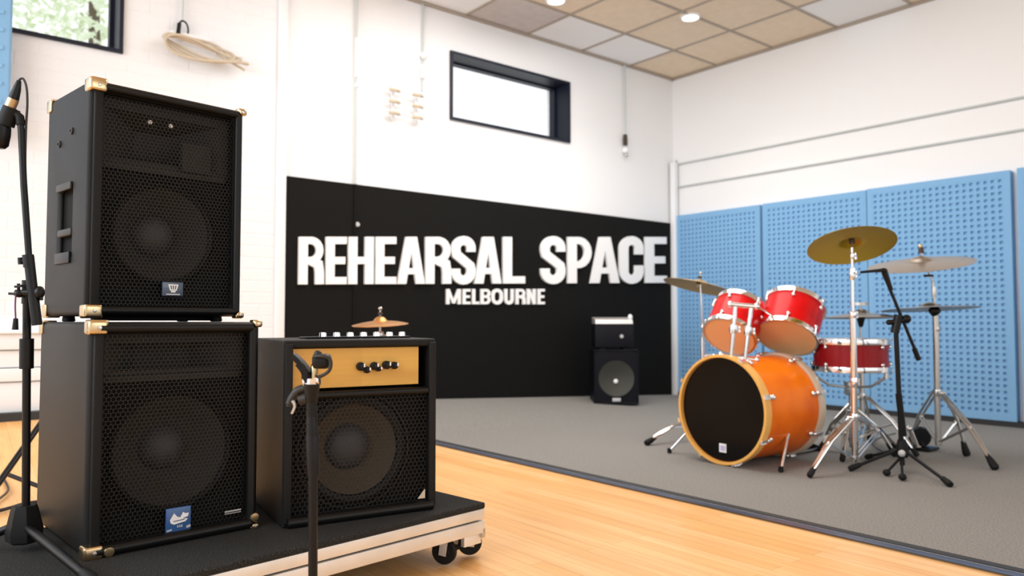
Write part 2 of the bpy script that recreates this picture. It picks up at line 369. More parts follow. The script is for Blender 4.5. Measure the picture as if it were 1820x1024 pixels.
MB().ball((0, -.008, 2.28), .016).build('clip', M['white'], t)
MB().lathe([(0, .012), (.014, .01), (.018, 0)], (.02, -.0, 1.29), (0, -1, 0)).build('knob', M['grey_badge'], t)
# second conduit, with white fitting and rack of hooks
t = thing('conduit', 'short pipe with a white ball fitting above the rack of pale hooks', 'conduit', (3.07, YB-.012, 2.47))
MB().tube([(0, 0, 0), (0, 0, CH-2.47)], .008, 10).build('tube', M['conduit'], t)
MB().ball((0, -.02, .27), .026).build('fitting', M['white'], t)
MB().tube([(0, -.01, .10), (0, -.01, .2)], .018, 10).build('sleeve', M['white'], t)
t = thing('hook_rack', 'rack of pale wooden pegs on the wall left of the lit window', 'rack', (2.9, YB-.0, 2.33))
for xx in (-.09, .11): MB().box((xx, -.015, .0), (.02, .02, .24)).build('upright', M['white'], t)
for k in range(3):
    z = .09-.085*k; MB().tube([(-.17, -.05, z+.012), (.0, -.05, z), (.17, -.05, z-.004)], .009, 8).build('rail', M['wall'], t)
    for xx in (-.1, .1): MB().tube([(xx-.04, -.055, z), (xx, -.085, z-.008), (xx+.04, -.055, z-.002)], .014, 8).build('peg', M['rope'], t)
# cable with loop, and a coil of rope
c0 = V((1.325, YB-.03, 2.47))
mb = MB(c0); pts = [(1.325, YB-.03, CH-.02), (1.325, YB-.03, 2.57)] ; mb.tube(pts, .007, 8)
o = mb.build('hanging_cable', M['conduit']); o.location = c0; tag(o, 'thin cable hanging above the coil of pale rope, ending in a black loop', 'cable')
mb = MB(c0); mb.tube([c0+V((.035*math.cos(a)*(1 if math.cos(a) > 0 else .7), -.01*math.sin(a), .055*math.sin(a)+.045)) for a in [2*PI*k/20 for k in range(21)]], .006, 8)
mb.build('loop', M['cable'], o); MB().tube([(-.028, -.01, 0), (-.02, -.01, .08)], .012, 10).build('plug', M['black'], o)
t = thing('rope_coil', 'loose coil of pale rope hung on the wall above the speakers', 'rope', (1.40, YB, 2.42))
MB().box((-.02, -.02, .07), (.24, .03, .018)).build('bracket', M['wall'], t)
for k in range(4):
    w_ = .19+.02*k; ps = [(w_*math.cos(a)+.02*k, -.06-.012*k+.02*math.sin(2*a), .045*math.sin(a)+.02*math.sin(2*a+k)-.012*k-.08*math.cos(a)*.25) for a in [2*PI*i/28 for i in range(29)]]
    MB().tube(ps, .0085, 8).build('loop', M['rope'], t)
MB().tube([(.12, -.06, -.02), (.2, -.07, -.05), (.3, -.06, -.085)], .008, 8).build('tail', M['rope'], t)
t = thing('hanging_socket', 'small dark socket hanging on a cord right of the lit window', 'socket', (5.3, YB-.03, 2.36))
MB().tube([(0, 0, .1), (0, 0, CH-2.38)], .009, 8).build('cord', M['conduit'], t)
MB().lathe([(0, .1), (.018, .1), (.022, .05), (.022, .0), (0, 0)], (0, 0, .02), seg=16).build('socket', M['felt'], t)
MB().ball((0, 0, -.03), .03).build('bulb', M['white'], t); MB().ball((0, -.01, -.075), .02).build('knob', M['steel'], t)
# downlights
for (px, py, lb) in ((1227, 30, 'round lit ceiling downlight nearer the right wall'), (988, 0, 'round lit ceiling downlight cut by the top edge of the photo')):
    p = G(px, py, CH); t = thing('downlight', lb, 'ceiling light', (p.x, p.y, CH), 0, 'round ceiling downlights')
    MB().lathe([(.062, -.012), (.078, -.012), (.082, .003), (.062, .003)], seg=32).build('ring', M['white'], t)
    MB().lathe([(0, -.010), (.062, -.008)], seg=32).build('lens', M['lamp'], t)
    l = bpy.data.lights.new('downlight_beam', 'SPOT'); l.energy = 40; l.spot_size = 2.2; l.spot_blend = .8; l.shadow_soft_size = .05; l.color = (1, .93, .82)
    lo = bpy.data.objects.new('downlight_beam', l); COL.objects.link(lo); lo.parent = t; lo.location = (0, 0, -.03)

# ---- lettering
def stroke(mb, pts, hw, fn, t0, t1):
    n = len(pts); pts = [V(p).to_2d() if len(p) > 2 else V(p) for p in pts]; Lf = []; Rt = []
    hs = hw if isinstance(hw, list) else [hw]*n
    for i, p in enumerate(pts):
        d0 = (pts[i]-pts[i-1]).normalized() if i else None; d1 = (pts[i+1]-pts[i]).normalized() if i < n-1 else None
        d = ((d0 or d1)+(d1 or d0)).normalized(); nn = V((-d.y, d.x)); c = nn.dot(V((-(d1 or d0).y, (d1 or d0).x))); k = hs[i]/max(.5, c)
        Lf.append(p+nn*k); Rt.append(p-nn*k)
    A = [mb._v(fn(a.x, a.y, t0)) for a in Lf]; B = [mb._v(fn(a.x, a.y, t0)) for a in Rt]; C = [mb._v(fn(a.x, a.y, t1)) for a in Lf]; D = [mb._v(fn(a.x, a.y, t1)) for a in Rt]
    F_ = mb.bm.faces.new
    for i in range(n-1):
        F_([A[i], A[i+1], B[i+1], B[i]]); F_([C[i], D[i], D[i+1], C[i+1]]); F_([A[i], C[i], C[i+1], A[i+1]]); F_([B[i], B[i+1], D[i+1], D[i]])
    F_([A[0], B[0], D[0], C[0]]); F_([A[-1], C[-1], D[-1], B[-1]])
def glyph(ch, w, t):
    h = t/2; hh = h*.8; x0, x1 = h, w-h; y0, y1 = hh, 1-hh; S = []
    bar_ = lambda *p, k=h: S.append((list(p), k))
    if ch == 'R':
        bar_((x0, 0), (x0, 1)); rr = (y1-.5)/2; cxx = x1-rr*.95
        bar_((h, y1), (cxx, y1), *arc(cxx, .5+rr, x1-cxx, 80, -80, 8, rr), (cxx, .5), (h, .5), k=hh); bar_((w*.45, .5), (w-h*1.3, .42), (w-h*1.02, .25), (w-h, 0))
    elif ch == 'P':
        bar_((x0, 0), (x0, 1)); b0 = .4; rr = (y1-b0)/2; cxx = x1-rr*.85
        bar_((h, y1), (cxx, y1), *arc(cxx, b0+rr, x1-cxx, 80, -80, 8, rr), (cxx, b0), (h, b0), k=hh)
    elif ch == 'B':
        bar_((x0, 0), (x0, 1))
        for a, b in ((.5, y1), (y0, .5)):
            rr = (b-a)/2; cxx = x1-rr; bar_((h, b), (cxx, b), *arc(cxx, a+rr, rr, 80, -80, 8), (cxx, a), (h, a), k=hh)
    elif ch == 'E':
        bar_((x0, 0), (x0, 1)); bar_((h, y1), (w, y1), k=hh); bar_((h, .5), (w*.93, .5), k=hh); bar_((h, y0), (w, y0), k=hh)
    elif ch == 'H': bar_((x0, 0), (x0, 1)); bar_((x1, 0), (x1, 1)); bar_((h, .5), (w, .5), k=hh)
    elif ch == 'L': bar_((x0, 0), (x0, 1)); bar_((h, y0), (w, y0), k=hh)
    elif ch == 'A': S.append(([(0, 0), (2*h, 0), (w/2+h*.55, 1), (w/2-h*1.25, 1)], 'poly')); S.append(([(w-2*h, 0), (w, 0), (w/2+h*1.25, 1), (w/2-h*.55, 1)], 'poly')); bar_((w*.24, .27), (w*.76, .27), k=hh*.85)
    elif ch == 'M': bar_((x0, 0), (x0, 1)); bar_((x1, 0), (x1, 1)); S.append(([(0, 1), (2*h, 1), (w/2+h*.8, .05), (w/2-h*.8, .05)], 'poly')); S.append(([(w-2*h, 1), (w, 1), (w/2+h*.8, .05), (w/2-h*.8, .05)], 'poly'))
    elif ch == 'N': bar_((x0, 0), (x0, 1)); bar_((x1, 0), (x1, 1)); S.append(([(0, 1), (2*h, 1), (w, 0), (w-2*h, 0)], 'poly'))
    elif ch == 'O':
        r = (w-2*h)/2; bar_(*arc(w/2, y1-r, r, 0, 180, 10), *arc(w/2, y0+r, r, 180, 360, 10), (x1, y1-r))
    elif ch == 'U':
        r = (w-2*h)/2; bar_((x0, 1), *arc(w/2, y0+r, r, 180, 360, 10), (x1, 1))
    elif ch == 'C':
        r = (w-2*h)/2; bar_((x1, .62), (x1, y1-r), *arc(w/2, y1-r, r, 10, 180, 9), *arc(w/2, y0+r, r, 180, 350, 9), (x1, y0+r), (x1, .38))
    elif ch == 'S':
        r = (w-2*h)/2; ry = .17
        bar_((x1, .68), (x1, y1-ry), *arc(w/2, y1-ry, r, 12, 168, 8, ry), (x0, y1-ry), (x0, .70), (x0+.02, .62), (w/2, .5), (x1-.02, .38), (x1, .30), (x1, y0+ry), *arc(w/2, y0+ry, r, -12, -168, 8, ry), (x0, y0+ry), (x0, .32))
    return S
def wx(px):     # where an upright at this picture column meets the back wall
    a = (px-CXP)/FPX; return YB*(RT.x*a+FW.x/math.cos(PITCH))/(FW.y/math.cos(PITCH)+RT.y*a)
def sign(name, label, spans, X0, X1, zb0, zb1, zt0, zt1, t, depth, lpx):
    T = thing(name, label, 'sign', (X0, YB-.024, zb0))
    k = lambda x, a, b: a+(b-a)*(x-X0)/(X1-X0)
    for ch, p0, p1 in spans:
        xa, xb = wx(p0+.8), wx(p1-.8); hgt = k((xa+xb)/2, zt0, zt1)-k((xa+xb)/2, zb0, zb1); wd = (p1-p0)/lpx
        # stroke weight kept in proportion to the letter height
        sc = 1.0
        def fn(u, v, d, xa=xa, xb=xb, wd=wd):
            x = xa+(xb-xa)*u/wd; zb = k(x, zb0, zb1); zt = k(x, zt0, zt1); return V((x, YB-.024-d, zb+(zt-zb)*v))-V((X0, YB-.024, zb0))
        mb = MB()
        for si, (pts, hw) in enumerate(glyph(ch, wd, t)):
            if hw == 'poly': mb.prism(pts, fn, 0, depth+.0007*si)
            else: stroke(mb, pts, hw, fn, 0, depth+.0007*si)
        mb.build('letter', M['letter'], T, smooth=False)
sign('lettering_sign', 'large white raised letters REHEARSAL SPACE on the black wall',
     [('R', 525, 571), ('E', 573, 611), ('H', 613, 659), ('E', 661, 699), ('A', 700, 750), ('R', 750, 797), ('S', 796, 840), ('A', 837, 886), ('L', 888, 928),
      ('S', 955, 1000), ('P', 1003, 1048), ('A', 1043, 1096), ('C', 1095, 1139), ('E', 1141, 1180)], 2.088, 5.877, .972, 1.101, 1.291, 1.551, .19, .022, 83.)
sign('lettering_sign', 'small white letters MELBOURNE below the larger wall lettering',
     [('M', 788, 815), ('E', 817, 832), ('L', 834, 848), ('B', 849, 868), ('O', 868, 890), ('U', 891, 909), ('R', 911, 930), ('N', 931, 948), ('E', 950, 964)], 3.275, 4.287, .856, .869, .972, .999, .21, .014, 27.)

# ================================================================== BLACK SPEAKER CABINETS
def hexsheet(w, h, R, wire, th=.0015):
    """honeycomb sheet, centred in x, from z=0"""
    mb = MB(); dx = R*math.sqrt(3); dz = R*1.5; nx = int(w/dx)+2; nz = int(h/dz)+2; k = 1-wire/(R*.866)/2
    cache = {}
    def gv(x, z):
        x = max(-w/2, min(w/2, x)); z = max(0, min(h, z)); key = (round(x, 5), round(z, 5))
        if key not in cache: cache[key] = mb._v((x, 0, z))
        return cache[key]
    for j in range(-1, nz):
        for i in range(-1, nx):
            cx_ = -w/2 + i*dx + (dx/2 if j % 2 else 0); cz_ = j*dz
            if cx_ < -w/2-dx*.2 or cx_ > w/2+dx*.2 or cz_ < -.2*R or cz_ > h+.2*R: continue
            an = [PI/6+PI/3*q for q in range(6)]
            O = [gv(cx_+R*math.cos(a), cz_+R*math.sin(a)) for a in an]; I = [gv(cx_+R*k*math.cos(a), cz_+R*k*math.sin(a)) for a in an]
            for q in range(6):
                vs = [O[q], O[(q+1) % 6], I[(q+1) % 6], I[q]]
                u = []
                for v_ in vs:
                    if v_ not in u: u.append(v_)
                if len(u) >= 3:
                    try: mb.bm.faces.new(u)
                    except ValueError: pass
    return mb
def plate_hole(mb, x0, x1, z0, z1, cx_, cz_, r, y, n=64):
    A = []; B = []
    for k in range(n):
        a = 2*PI*k/n+.0001; c, s = math.cos(a), math.sin(a); A.append(mb._v((cx_+r*c, y, cz_+r*s)))
        t = min((x1-cx_)/c if c > 1e-6 else 9, (x0-cx_)/c if c < -1e-6 else 9, (z1-cz_)/s if s > 1e-6 else 9, (z0-cz_)/s if s < -1e-6 else 9); B.append(mb._v((cx_+t*c, y, cz_+t*s)))
    for k in range(n): mb.bm.faces.new([A[k], A[(k+1) % n], B[(k+1) % n], B[k]])
def shell_body(w, d, h, wall, rec):
    """box with a recess open to the front (-y)"""
    mb = MB(); x = w/2
    def ring(xx, z0, z1, y): return [mb._v(p) for p in ((-xx, y, z0), (xx, y, z0), (xx, y, z1), (-xx, y, z1))]
    bk = ring(x, 0, h, d); fo = ring(x, 0, h, 0); fi = ring(x-wall, wall, h-wall, 0); re = ring(x-wall, wall, h-wall, rec)
    F_ = mb.bm.faces.new; F_(bk); F_(re)
    for a, b in ((bk, fo), (fo, fi), (fi, re)):
        for k in range(4): F_([a[k], a[(k+1) % 4], b[(k+1) % 4], b[k]])
    return mb
def boolean_cut(o, mb, bevel_first=None):
    c = mb.build('cut', M['black_matt'], smooth=False); c.parent = o.parent
    c.matrix_parent_inverse = Matrix(); m = o.modifiers.new('b', 'BOOLEAN'); m.object = c; m.operation = 'DIFFERENCE'; m.solver = 'EXACT'
    bpy.context.view_layer.update(); dg = bpy.context.evaluated_depsgraph_get(); me = bpy.data.meshes.new_from_object(o.evaluated_get(dg))
    o.modifiers.clear(); o.data = me; bpy.data.objects.remove(c)
def driver(parent, cx_, cz_, R, y, capr, cone='cone', depth=.075, ring=.018):
    MB().lathe([(R+.012, -.002), (R+.012, .004), (R, .006)], (cx_, y, cz_), (0, -1, 0), 64).build('driver_frame', M['baffle'], parent)
    s_ = MB(); s_.lathe([(R, .0), (R-.004, .008), (R-ring/2, .012), (R-ring+.003, .008), (R-ring, 0)], (cx_, y, cz_), (0, -1, 0), 64); s_.build('surround', M['surround'], parent)
    MB().lathe([(R-ring, 0), (R*.6, -depth*.45), (capr*.95, -depth*.75), (.0, -depth*.8)], (cx_, y, cz_), (0, -1, 0), 64).build('cone', M[cone], parent)
    MB().lathe([(capr, -depth*.76), (capr*.92, -depth*.6), (capr*.72, -depth*.42), (capr*.4, -depth*.3), (0, -depth*.26)], (cx_, y, cz_), (0, -1, 0), 48).build('dust_cap', M['cap'], parent)
def corner_cap(x, y, z, sx, sz, s, parent, label=None, r=.016):
    """metal corner protector wrapped over one front corner; s = size"""
    mb = MB(); e = .005; cx_ = x-sx*s/2+sx*e; cz_ = z-sz*s*.4+sz*e
    mb.box((cx_, y+s*.5-.016, cz_), (s, s, s*.8), bev=.007)
    mb.box((x-sx*s*.5+sx*e*.4, y+s*.5-.010, z-sz*.006+sz*e), (s*.9, s*1.15, .014), bev=.004)
    o = mb.build('corner_cap', M['brass'], parent)
    sc = MB(); sc.lathe([(0, .003), (.0045, .002), (.005, 0)], (cx_-sx*.002, y-.016, cz_-sz*.001), (0, -1, 0), 16); sc.build('screw', M['steel'], o)
    return o
def cabinet(label, x, y, th, w, d, h, z, upper):
    ux, uy = math.cos(th), math.sin(th)
    base = V((x+ux*w/2, y+uy*w/2, z)); t = thing('speaker_cabinet', label, 'speaker', base, th)
    wall = .026; rec = .14
    b = shell_body(w, d, h, wall, rec).build('body', M['tolex'], t, smooth=False)
    if upper:   # hand hold pocket in the left side
        hx, hz, hw, hh = -w/2, h*.385, .105, .175
        boolean_cut(b, MB().box((hx, .165+rec*.0, hz+.02), (.05, hw, hh)))
    bv = b.modifiers.new('bevel', 'BEVEL'); bv.width = .017; bv.segments = 5; bv.limit_method = 'ANGLE'; bv.angle_limit = math.radians(50)
    b.data.polygons.foreach_set('use_smooth', [True]*len(b.data.polygons))
    W2 = w/2-wall
    # piping along the four front edges
    r = .0135 if not upper else .0115; zz0, zz1 = wall*.55, h-wall*.55
    for p0, p1 in (((-W2-.004, -.004, zz0), (W2+.004, -.004, zz0)), ((-W2-.004, -.004, zz1), (W2+.004, -.004, zz1)), ((W2+.008, -.003, zz0), (W2+.008, -.003, zz1))):
        MB().tube([p0, p1], r, 16).build('piping', M['piping'], t)
    MB().box((-W2-.004, -.001, h/2), (.024, .012, h-.05), bev=.005).build('edge_trim', M['tolex'], t)
    # baffle with driver and horn opening
    gy = .012; by = .045
    if upper: R = w*.345; cz_ = h*.375; split = h*.66
    else: R = w*.375; cz_ = h*.405; split = h*.745
    mb = MB(); plate_hole(mb, -W2, W2, wall, split, 0, cz_, R, by); o = mb.build('baffle', M['baffle'], t, smooth=False)
    driver(t, 0, cz_, R, by, w*.142, depth=.10)
    # horn
    hz0, hz1 = split, h-wall; hx0 = -W2; hx1 = W2
    mb = MB(); A = [mb._v(p) for p in ((hx0, by, hz0), (hx1, by, hz0), (hx1, by, hz1), (hx0, by, hz1))]
    m_ = .03; zl, zh = hz0+m_*.7, hz1-m_*.9
    B = [mb._v(p) for p in ((hx0+m_, by, zl), (hx1-m_, by, zl), (hx1-m_, by, zh), (hx0+m_, by, zh))]
    cw = .05 if upper else .07; zc = (zl+zh)/2; C = [mb._v(p) for p in ((-cw, by+.085, zc-.035), (cw, by+.085, zc-.035), (cw, by+.085, zc+.035), (-cw, by+.085, zc+.035))]
    for a, b2 in ((A, B), (B, C)):
        for k in range(4): mb.bm.faces.new([a[k], a[(k+1) % 4], b2[(k+1) % 4], b2[k]])
    mb.bm.faces.new(C); mb.build('horn', M['cone'], t, smooth=False)
    MB().box((0, by-.004, split), (w-2*wall-.02, .012, .018), bev=.003).build('shelf', M['cone'], t)
    if upper:
        for xx in (-.045, .012): MB().ball((xx, by-.01, h-.075), .006).build('glint_bead', M['white'], t)  # white beads stand in for two glints behind the grille
        MB().box((.085, by-.005, split+.05), (.085, .03, .085), bev=.004).build('crossover_block', M['cone'], t)
    # honeycomb grille
    gw, gh = 2*W2-.004, h-2*wall-.004
    g = hexsheet(gw, gh, .0063, .0011).build('grille', M['grille'], t, smooth=False); g.location = (0, gy, wall+.002)
    so = g.modifiers.new('s', 'SOLIDIFY'); so.thickness = .0012
    # brass corners
    s = .044
    for sx in (-1, 1):
        for sz in (0, 1): corner_cap(sx*w/2, 0, sz*h, sx, 1 if sz else -1, s if sx < 0 else .024, t)
    for sz in (0, 1):
        zz = sz*h; q = MB(); q.box((-w/2-.001, d-.016, zz-(1 if sz else -1)*.016), (.006, .034, .034), bev=.002); q.box((-w/2+.016, d-.016, zz+(0.001 if sz else -.001)), (.034, .034, .006), bev=.002)
        q.build('corner_cap', M['brass'], t)
    # rubber feet
    for fx in (-1, 1):
        for fy in (.05, d-.05): MB().lathe([(0, 0), (.015, 0), (.017, -.012), (.014, -.0153 if upper else -.0), (0, -.0153 if upper else -.0)], (fx*(w/2-.05), fy, 0), (0, 0, 1), 16).build('rubber_foot', M['rubber'], t) if upper else None
    if upper: MB().box((0, .09, -.006), (w-.10, .03, .012), bev=.002).build('gap_blocker', M['rubber'], t)  # added strip that blocks light through the gap under the cabinet
    if upper:
        # handle pocket trim, bar and bolts
        hy, hz2 = .165, h*.385+.02
        MB().box((-w/2-.002, hy, hz2+.0875+.006), (.008, .112, .02), bev=.002).build('handle_plate', M['grille'], t)
        q = MB().box((-w/2-.002, hy, hz2-.0875-.012), (.008, .112, .03), bev=.002).build('handle_plate', M['piping'], t)
        MB().box((-w/2+.021, hy, hz2), (.004, .103, .173)).build('pocket_shade', M['black_matt'], t)  # black plate stands in for the shade inside the pocket
        MB().box((-w/2+.008, hy, hz2-.03), (.02, .104, .02), bev=.004).build('handle_bar', M['grille'], t)
        for (yy, z_) in ((.12, h*.81), (.215, h*.775)): MB().lathe([(0, .004), (.004, .003), (.005, .005), (.009, .004), (.0105, 0)], (-w/2, yy, z_), (-1, 0, 0), 16).build('bolt', M['black'], t)
    return t, w, h, W2, wall
CAB_L = cabinet('large black speaker cabinet standing on the trolley, lower of the stacked pair, blue badge', .3567, 2.034, .083, .4217, .47, .5549, .1715, False)
CAB_U = cabinet('black speaker cabinet with side handhold, on top of the lower cabinet', .374, 2.197, .155, .425, .32, .612, .742, True)
# badges
def badge(t, x, z, sx, sz, m, y=.006):
    return MB().box((x, y, z), (sx, .008, sz), bev=.0025).build('badge', M[m], t)
t, w_, h_, W2, wl = CAB_U
b = badge(t, .012, .075, .058, .04, 'navy', .004)
q = MB(); fn = lambda u, v, k: V((.012+u, -.0005-k, .075+v))
q.prism([(-.014, .013), (.014, .013), (.009, -.004), (-.009, -.004)], fn, 0, .0012); q.prism([(-.006, -.005), (.006, -.005), (.006, -.009), (-.006, -.009)], fn, 0, .0012); q.build('emblem', M['white'], b)
q = MB(); 
for k in range(-1, 2): q.prism([(k*.007-.002, .010), (k*.007+.002, .010), (k*.005+.0012, -.001), (k*.005-.0012, -.001)], fn, .0012, .0016)
q.build('emblem_detail', M['navy'], b)
q = MB(); 
for k in range(11): q.prism([(-.019+k*.0035, -.013), (-.0163+k*.0035, -.013), (-.0163+k*.0035, -.0155), (-.019+k*.0035, -.0155)], fn, 0, .0008)
q.build('lettering', M['white'], b)
t, w_, h_, W2, wl = CAB_L
b = badge(t, .005, .055, .062, .062, 'badge_blue', .004)
fn = lambda u, v, k: V((.005+u, -.0005-k, .055+v))
q = MB(); q.prism([(-.022, .002), (-.012, .018), (-.004, .008), (.004, .006), (.010, .018), (.016, .014), (.024, .014), (.022, .006), (.008, .002), (.022, .0), (.016, -.006), (-.012, -.010), (-.02, -.006)], fn, 0, .0012); q.build('emblem', M['white'], b)
q = MB(); q.prism([(-.014, -.001), (.014, .0005), (.014, -.0015), (-.014, -.003)], fn, .0012, .0016); q.build('emblem_detail', M['navy'], b)
q = MB(); q.prism([(-.029, -.022), (-.017, -.020), (-.017, -.024), (-.029, -.026)], fn, 0, .0008); q.prism([(.019, -.018), (.029, -.016), (.029, -.022), (.019, -.024)], fn, 0, .0008)
for k in range(3): q.prism([(-.004+k*.005, -.013), (-.001+k*.005, -.013), (-.001+k*.005, -.019), (-.004+k*.005, -.019)], fn, 0, .0008)
q.build('lettering', M['grey_badge'], b)
q = MB(); fn2 = lambda u, v, k: V((.145+u, .004-k, .052+v))
for k in range(13): q.prism([(-.02+k*.0034, .003), (-.0175+k*.0034, .003), (-.0175+k*.0034, -.001), (-.02+k*.0034, -.001)], fn2, 0, .002)
q.prism([(-.02, -.004), (.024, -.004), (.024, -.0055), (-.02, -.0055)], fn2, 0, .002); q.build('lettering', M['grey_badge'], t)
for (xx, z_) in ((w_/2-.012, .03), (-w_/2+.05, -.0+.012)): MB().lathe([(0, .012), (.011, .011), (.013, .007), (.013, 0)], (xx, -.008, z_), (0, -1, 0), 24).build('knob', M['brass'], t)

# ---- combo amplifier
def amp():
    x, y, th, w, d, h, z = .822, 2.000, -.149, .449, .35, .505, .1715
    base = V((x+math.cos(th)*w/2, y+math.sin(th)*w/2, z)); t = thing('combo_amplifier', 'black combo amplifier with a wooden control panel, beside the stacked cabinets', 'amplifier', base, th)
    wall = .022
    shell_body(w, d, h, wall, .13).build('body', M['tolex'], t, smooth=False, bev=.006)
    W2 = w/2-wall
    # control panel (lying back a little) and bars
    ph0, ph1 = h-.145, h-wall
    MB().box((-.012, .022, (ph0+ph1)/2+.004), (2*W2-.03, .012, ph1-ph0-.012), bev=.001).build('control_panel', M['panel_wood'], t, smooth=False)
    MB().tube([(-W2, .004, ph0-.008), (W2-.004, .004, ph0-.008)], .0105, 16).build('cross_bar', M['piping'], t)
    MB().tube([(-w/2+.012, -.004, .014), (w/2-.012, -.004, .014)], .0145, 16).build('piping', M['piping'], t)
    for sx in (-1, 1): MB().box((sx*(w/2-.012), -.001, h/2), (.022, .012, h-.02), bev=.004).build('edge_trim', M['tolex'], t)
    # knobs
    for k, (u, v, r) in enumerate(((-.142, -.012, .010), (-.006, .006, .0125), (.012, -.004, .010), (.035, .006, .012), (.047, -.002, .008), (.072, .008, .0125), (.096, .006, .011))):
        kn = MB(); c = (u, .015, (ph0+ph1)/2+v); kn.lathe([(r, 0), (r*.95, .012), (r*.55, .014), (r*.6, .02), (0, .022)], c, (0, -1, 0), 20); o = kn.build('knob', M['black'], t)
        MB().box((u+r*.4, -.008, c[2]+r*.3), (.003, .004, r*.8)).build('pointer', M['white'], o)
    # baffle, driver, grille
    top = ph0-.018; R = .158; cz_ = .188; cx_ = -.012
    mb = MB(); plate_hole(mb, -W2, W2, wall, top, cx_, cz_, R, .045, 64); mb.build('baffle', M['baffle'], t, smooth=False)
    driver(t, cx_, cz_, R, .045, .069, 'cone_brown', .085, .03)
    MB().lathe([(R+.004, 0), (R+.007, .004), (R+.01, 0)], (cx_, .043, cz_), (0, -1, 0), 64).build('driver_ring', M['cone_brown'], t)
    g = hexsheet(2*W2-.004, top-wall-.002, .0075, .0011).build('grille', M['grille'], t, smooth=False); g.location = (0, .010, wall+.001)
    g.modifiers.new('s', 'SOLIDIFY').thickness = .0012
    MB().prism([(0, 0), (.022, 0), (0, .026)], lambda u, v, k: V((W2-.03-u+.02, .006-k, wall+.012+v)), 0, .004).build('corner_tab', M['rope'], t)
    # top controls: bluish plate standing in for a reflection, row of chrome knobs
    MB().box((.03, .16, h+.003), (w*.72, .09, .006), bev=.002).build('top_plate', M['pa_blue'], t)
    for k in range(7):
        MB().lathe([(.011, 0), (.010, .012), (0, .014)], (-.075+k*.042, .15, h+.006), (0, 0, 1), 16).build('top_knob', M['chrome'], t)
    return t
amp()

# ---- trolley
def trolley():
    A = G(863, 893, .1715); B = G(330, 1020, .1715); dr = (A-B); dr.z = 0; dr.normalize(); th = math.atan2(dr.y, dr.x)
    L, D = 1.55, .66; base = V((A.x, A.y, 0))-dr*(L/2); t = thing('trolley', 'low wheeled trolley with black carpeted deck and aluminium edges', 'trolley', base, th)
    zt = .1715
    MB().box((0, D/2, zt-.009), (L, D, .018), bev=.005).build('deck', M['deck_carpet'], t)
    a = MB()
    for (yy, sy) in ((.004, 1), (D-.004, -1)):
        a.box((0, yy+sy*.008, zt-.018-.016), (L-.004, .02, .031), bev=.0015); a.box((0, yy+sy*.010, zt-.018-.0555), (L-.004, .024, .037), bev=.0015)
    for sx in (-1, 1):
        a.box((sx*(L/2-.012), D/2, zt-.034), (.02, D-.03, .031), bev=.0015); a.box((sx*(L/2-.014), D/2, zt-.071), (.024, D-.03, .037), bev=.0015)
    a.build('frame', M['alu'], t)
    MB().box((0, D/2, zt-.040), (L-.03, D-.03, .04)).build('underside', M['black_matt'], t)
    # end plate and latch at the right front
    MB().box((L/2-.04, .022, zt-.107), (.07, .016, .036), bev=.001).build('end_plate', M['alu'], t)
    MB().box((L/2-.004, .012, zt-.092), (.014, .02, .03), bev=.003).build('latch', M['steel'], t)
    def caster(cx_, cy_, rz, r=.038):
        R3 = Matrix.Rotation(rz, 3, 'Z'); c = V((cx_, cy_, 0)); f = lambda *p: c+R3 @ V(p)
        wl = MB(); wl.lathe([(0, -.012), (r*.45, -.012), (r*.5, -.010), (r*.94, -.011), (r, -.007), (r, .007), (r*.94, .011), (r*.5, .010), (r*.45, .012), (0, .012)], f(0, 0, r), R3 @ V((1, 0, 0)), 32)
        o = wl.build('caster', M['rubber'], t)
        fk = MB()
        for sx in (-1, 1): fk.bar(f(sx*.016, 0, r*.75), f(sx*.016, -.008, 2*r+.008), .024, .003, R3 @ V((0, 1, 0)))
        fk.box(f(0, -.006, 2*r+.008), (.04, .034, .005), rot=R3); fk.lathe([(0, .004), (.005, .004), (.005, -.004), (0, -.004)], f(.018, 0, r), R3 @ V((1, 0, 0)), 12)
        fk.lathe([(0, 0), (.02, 0), (.022, .01), (.0, .012)], f(0, -.006, 2*r+.009), (0, 0, 1), 20); fk.build('fork', M['steel'], o)
        fk = MB(); fk.box(f(0, -.006, 2*r+.022), (.09, .07, .004), rot=R3)
        for a in (-1, 1):
            for b in (-1, 1): fk.lathe([(.006, 0), (.005, -.004), (0, -.005)], f(a*.035, -.006+b*.026, 2*r+.021), (0, 0, -1), 10)
        fk.build('mount_plate', M['alu'], o)
    inv = Matrix.Rotation(-th, 3, 'Z')
    p1 = inv @ (G(785, 1001)-base); p2 = inv @ (G(826, 983)-base)
    caster(p1.x, p1.y-.012, .45); caster(p2.x, p2.y-.022, .95)
    # small angled bracket between them, brake lever
    MB().box(((p1.x+p2.x)/2-.012, p1.y+.012, .068), (.075, .004, .058), rz=.15, bev=.001).build('caster_bracket', M['alu'], t)
    MB().bar((p1.x+.0, p1.y-.02, .04), (p1.x+.075, p1.y+.01, .032), .02, .012).build('brake_lever', M['rubber'], t)
    for (cx_, cy_) in ((-L/2+.1, .1), (-L/2+.1, D-.1), (L/2-.1, D-.1)): caster(cx_, cy_, .3)
    return t
trolley()

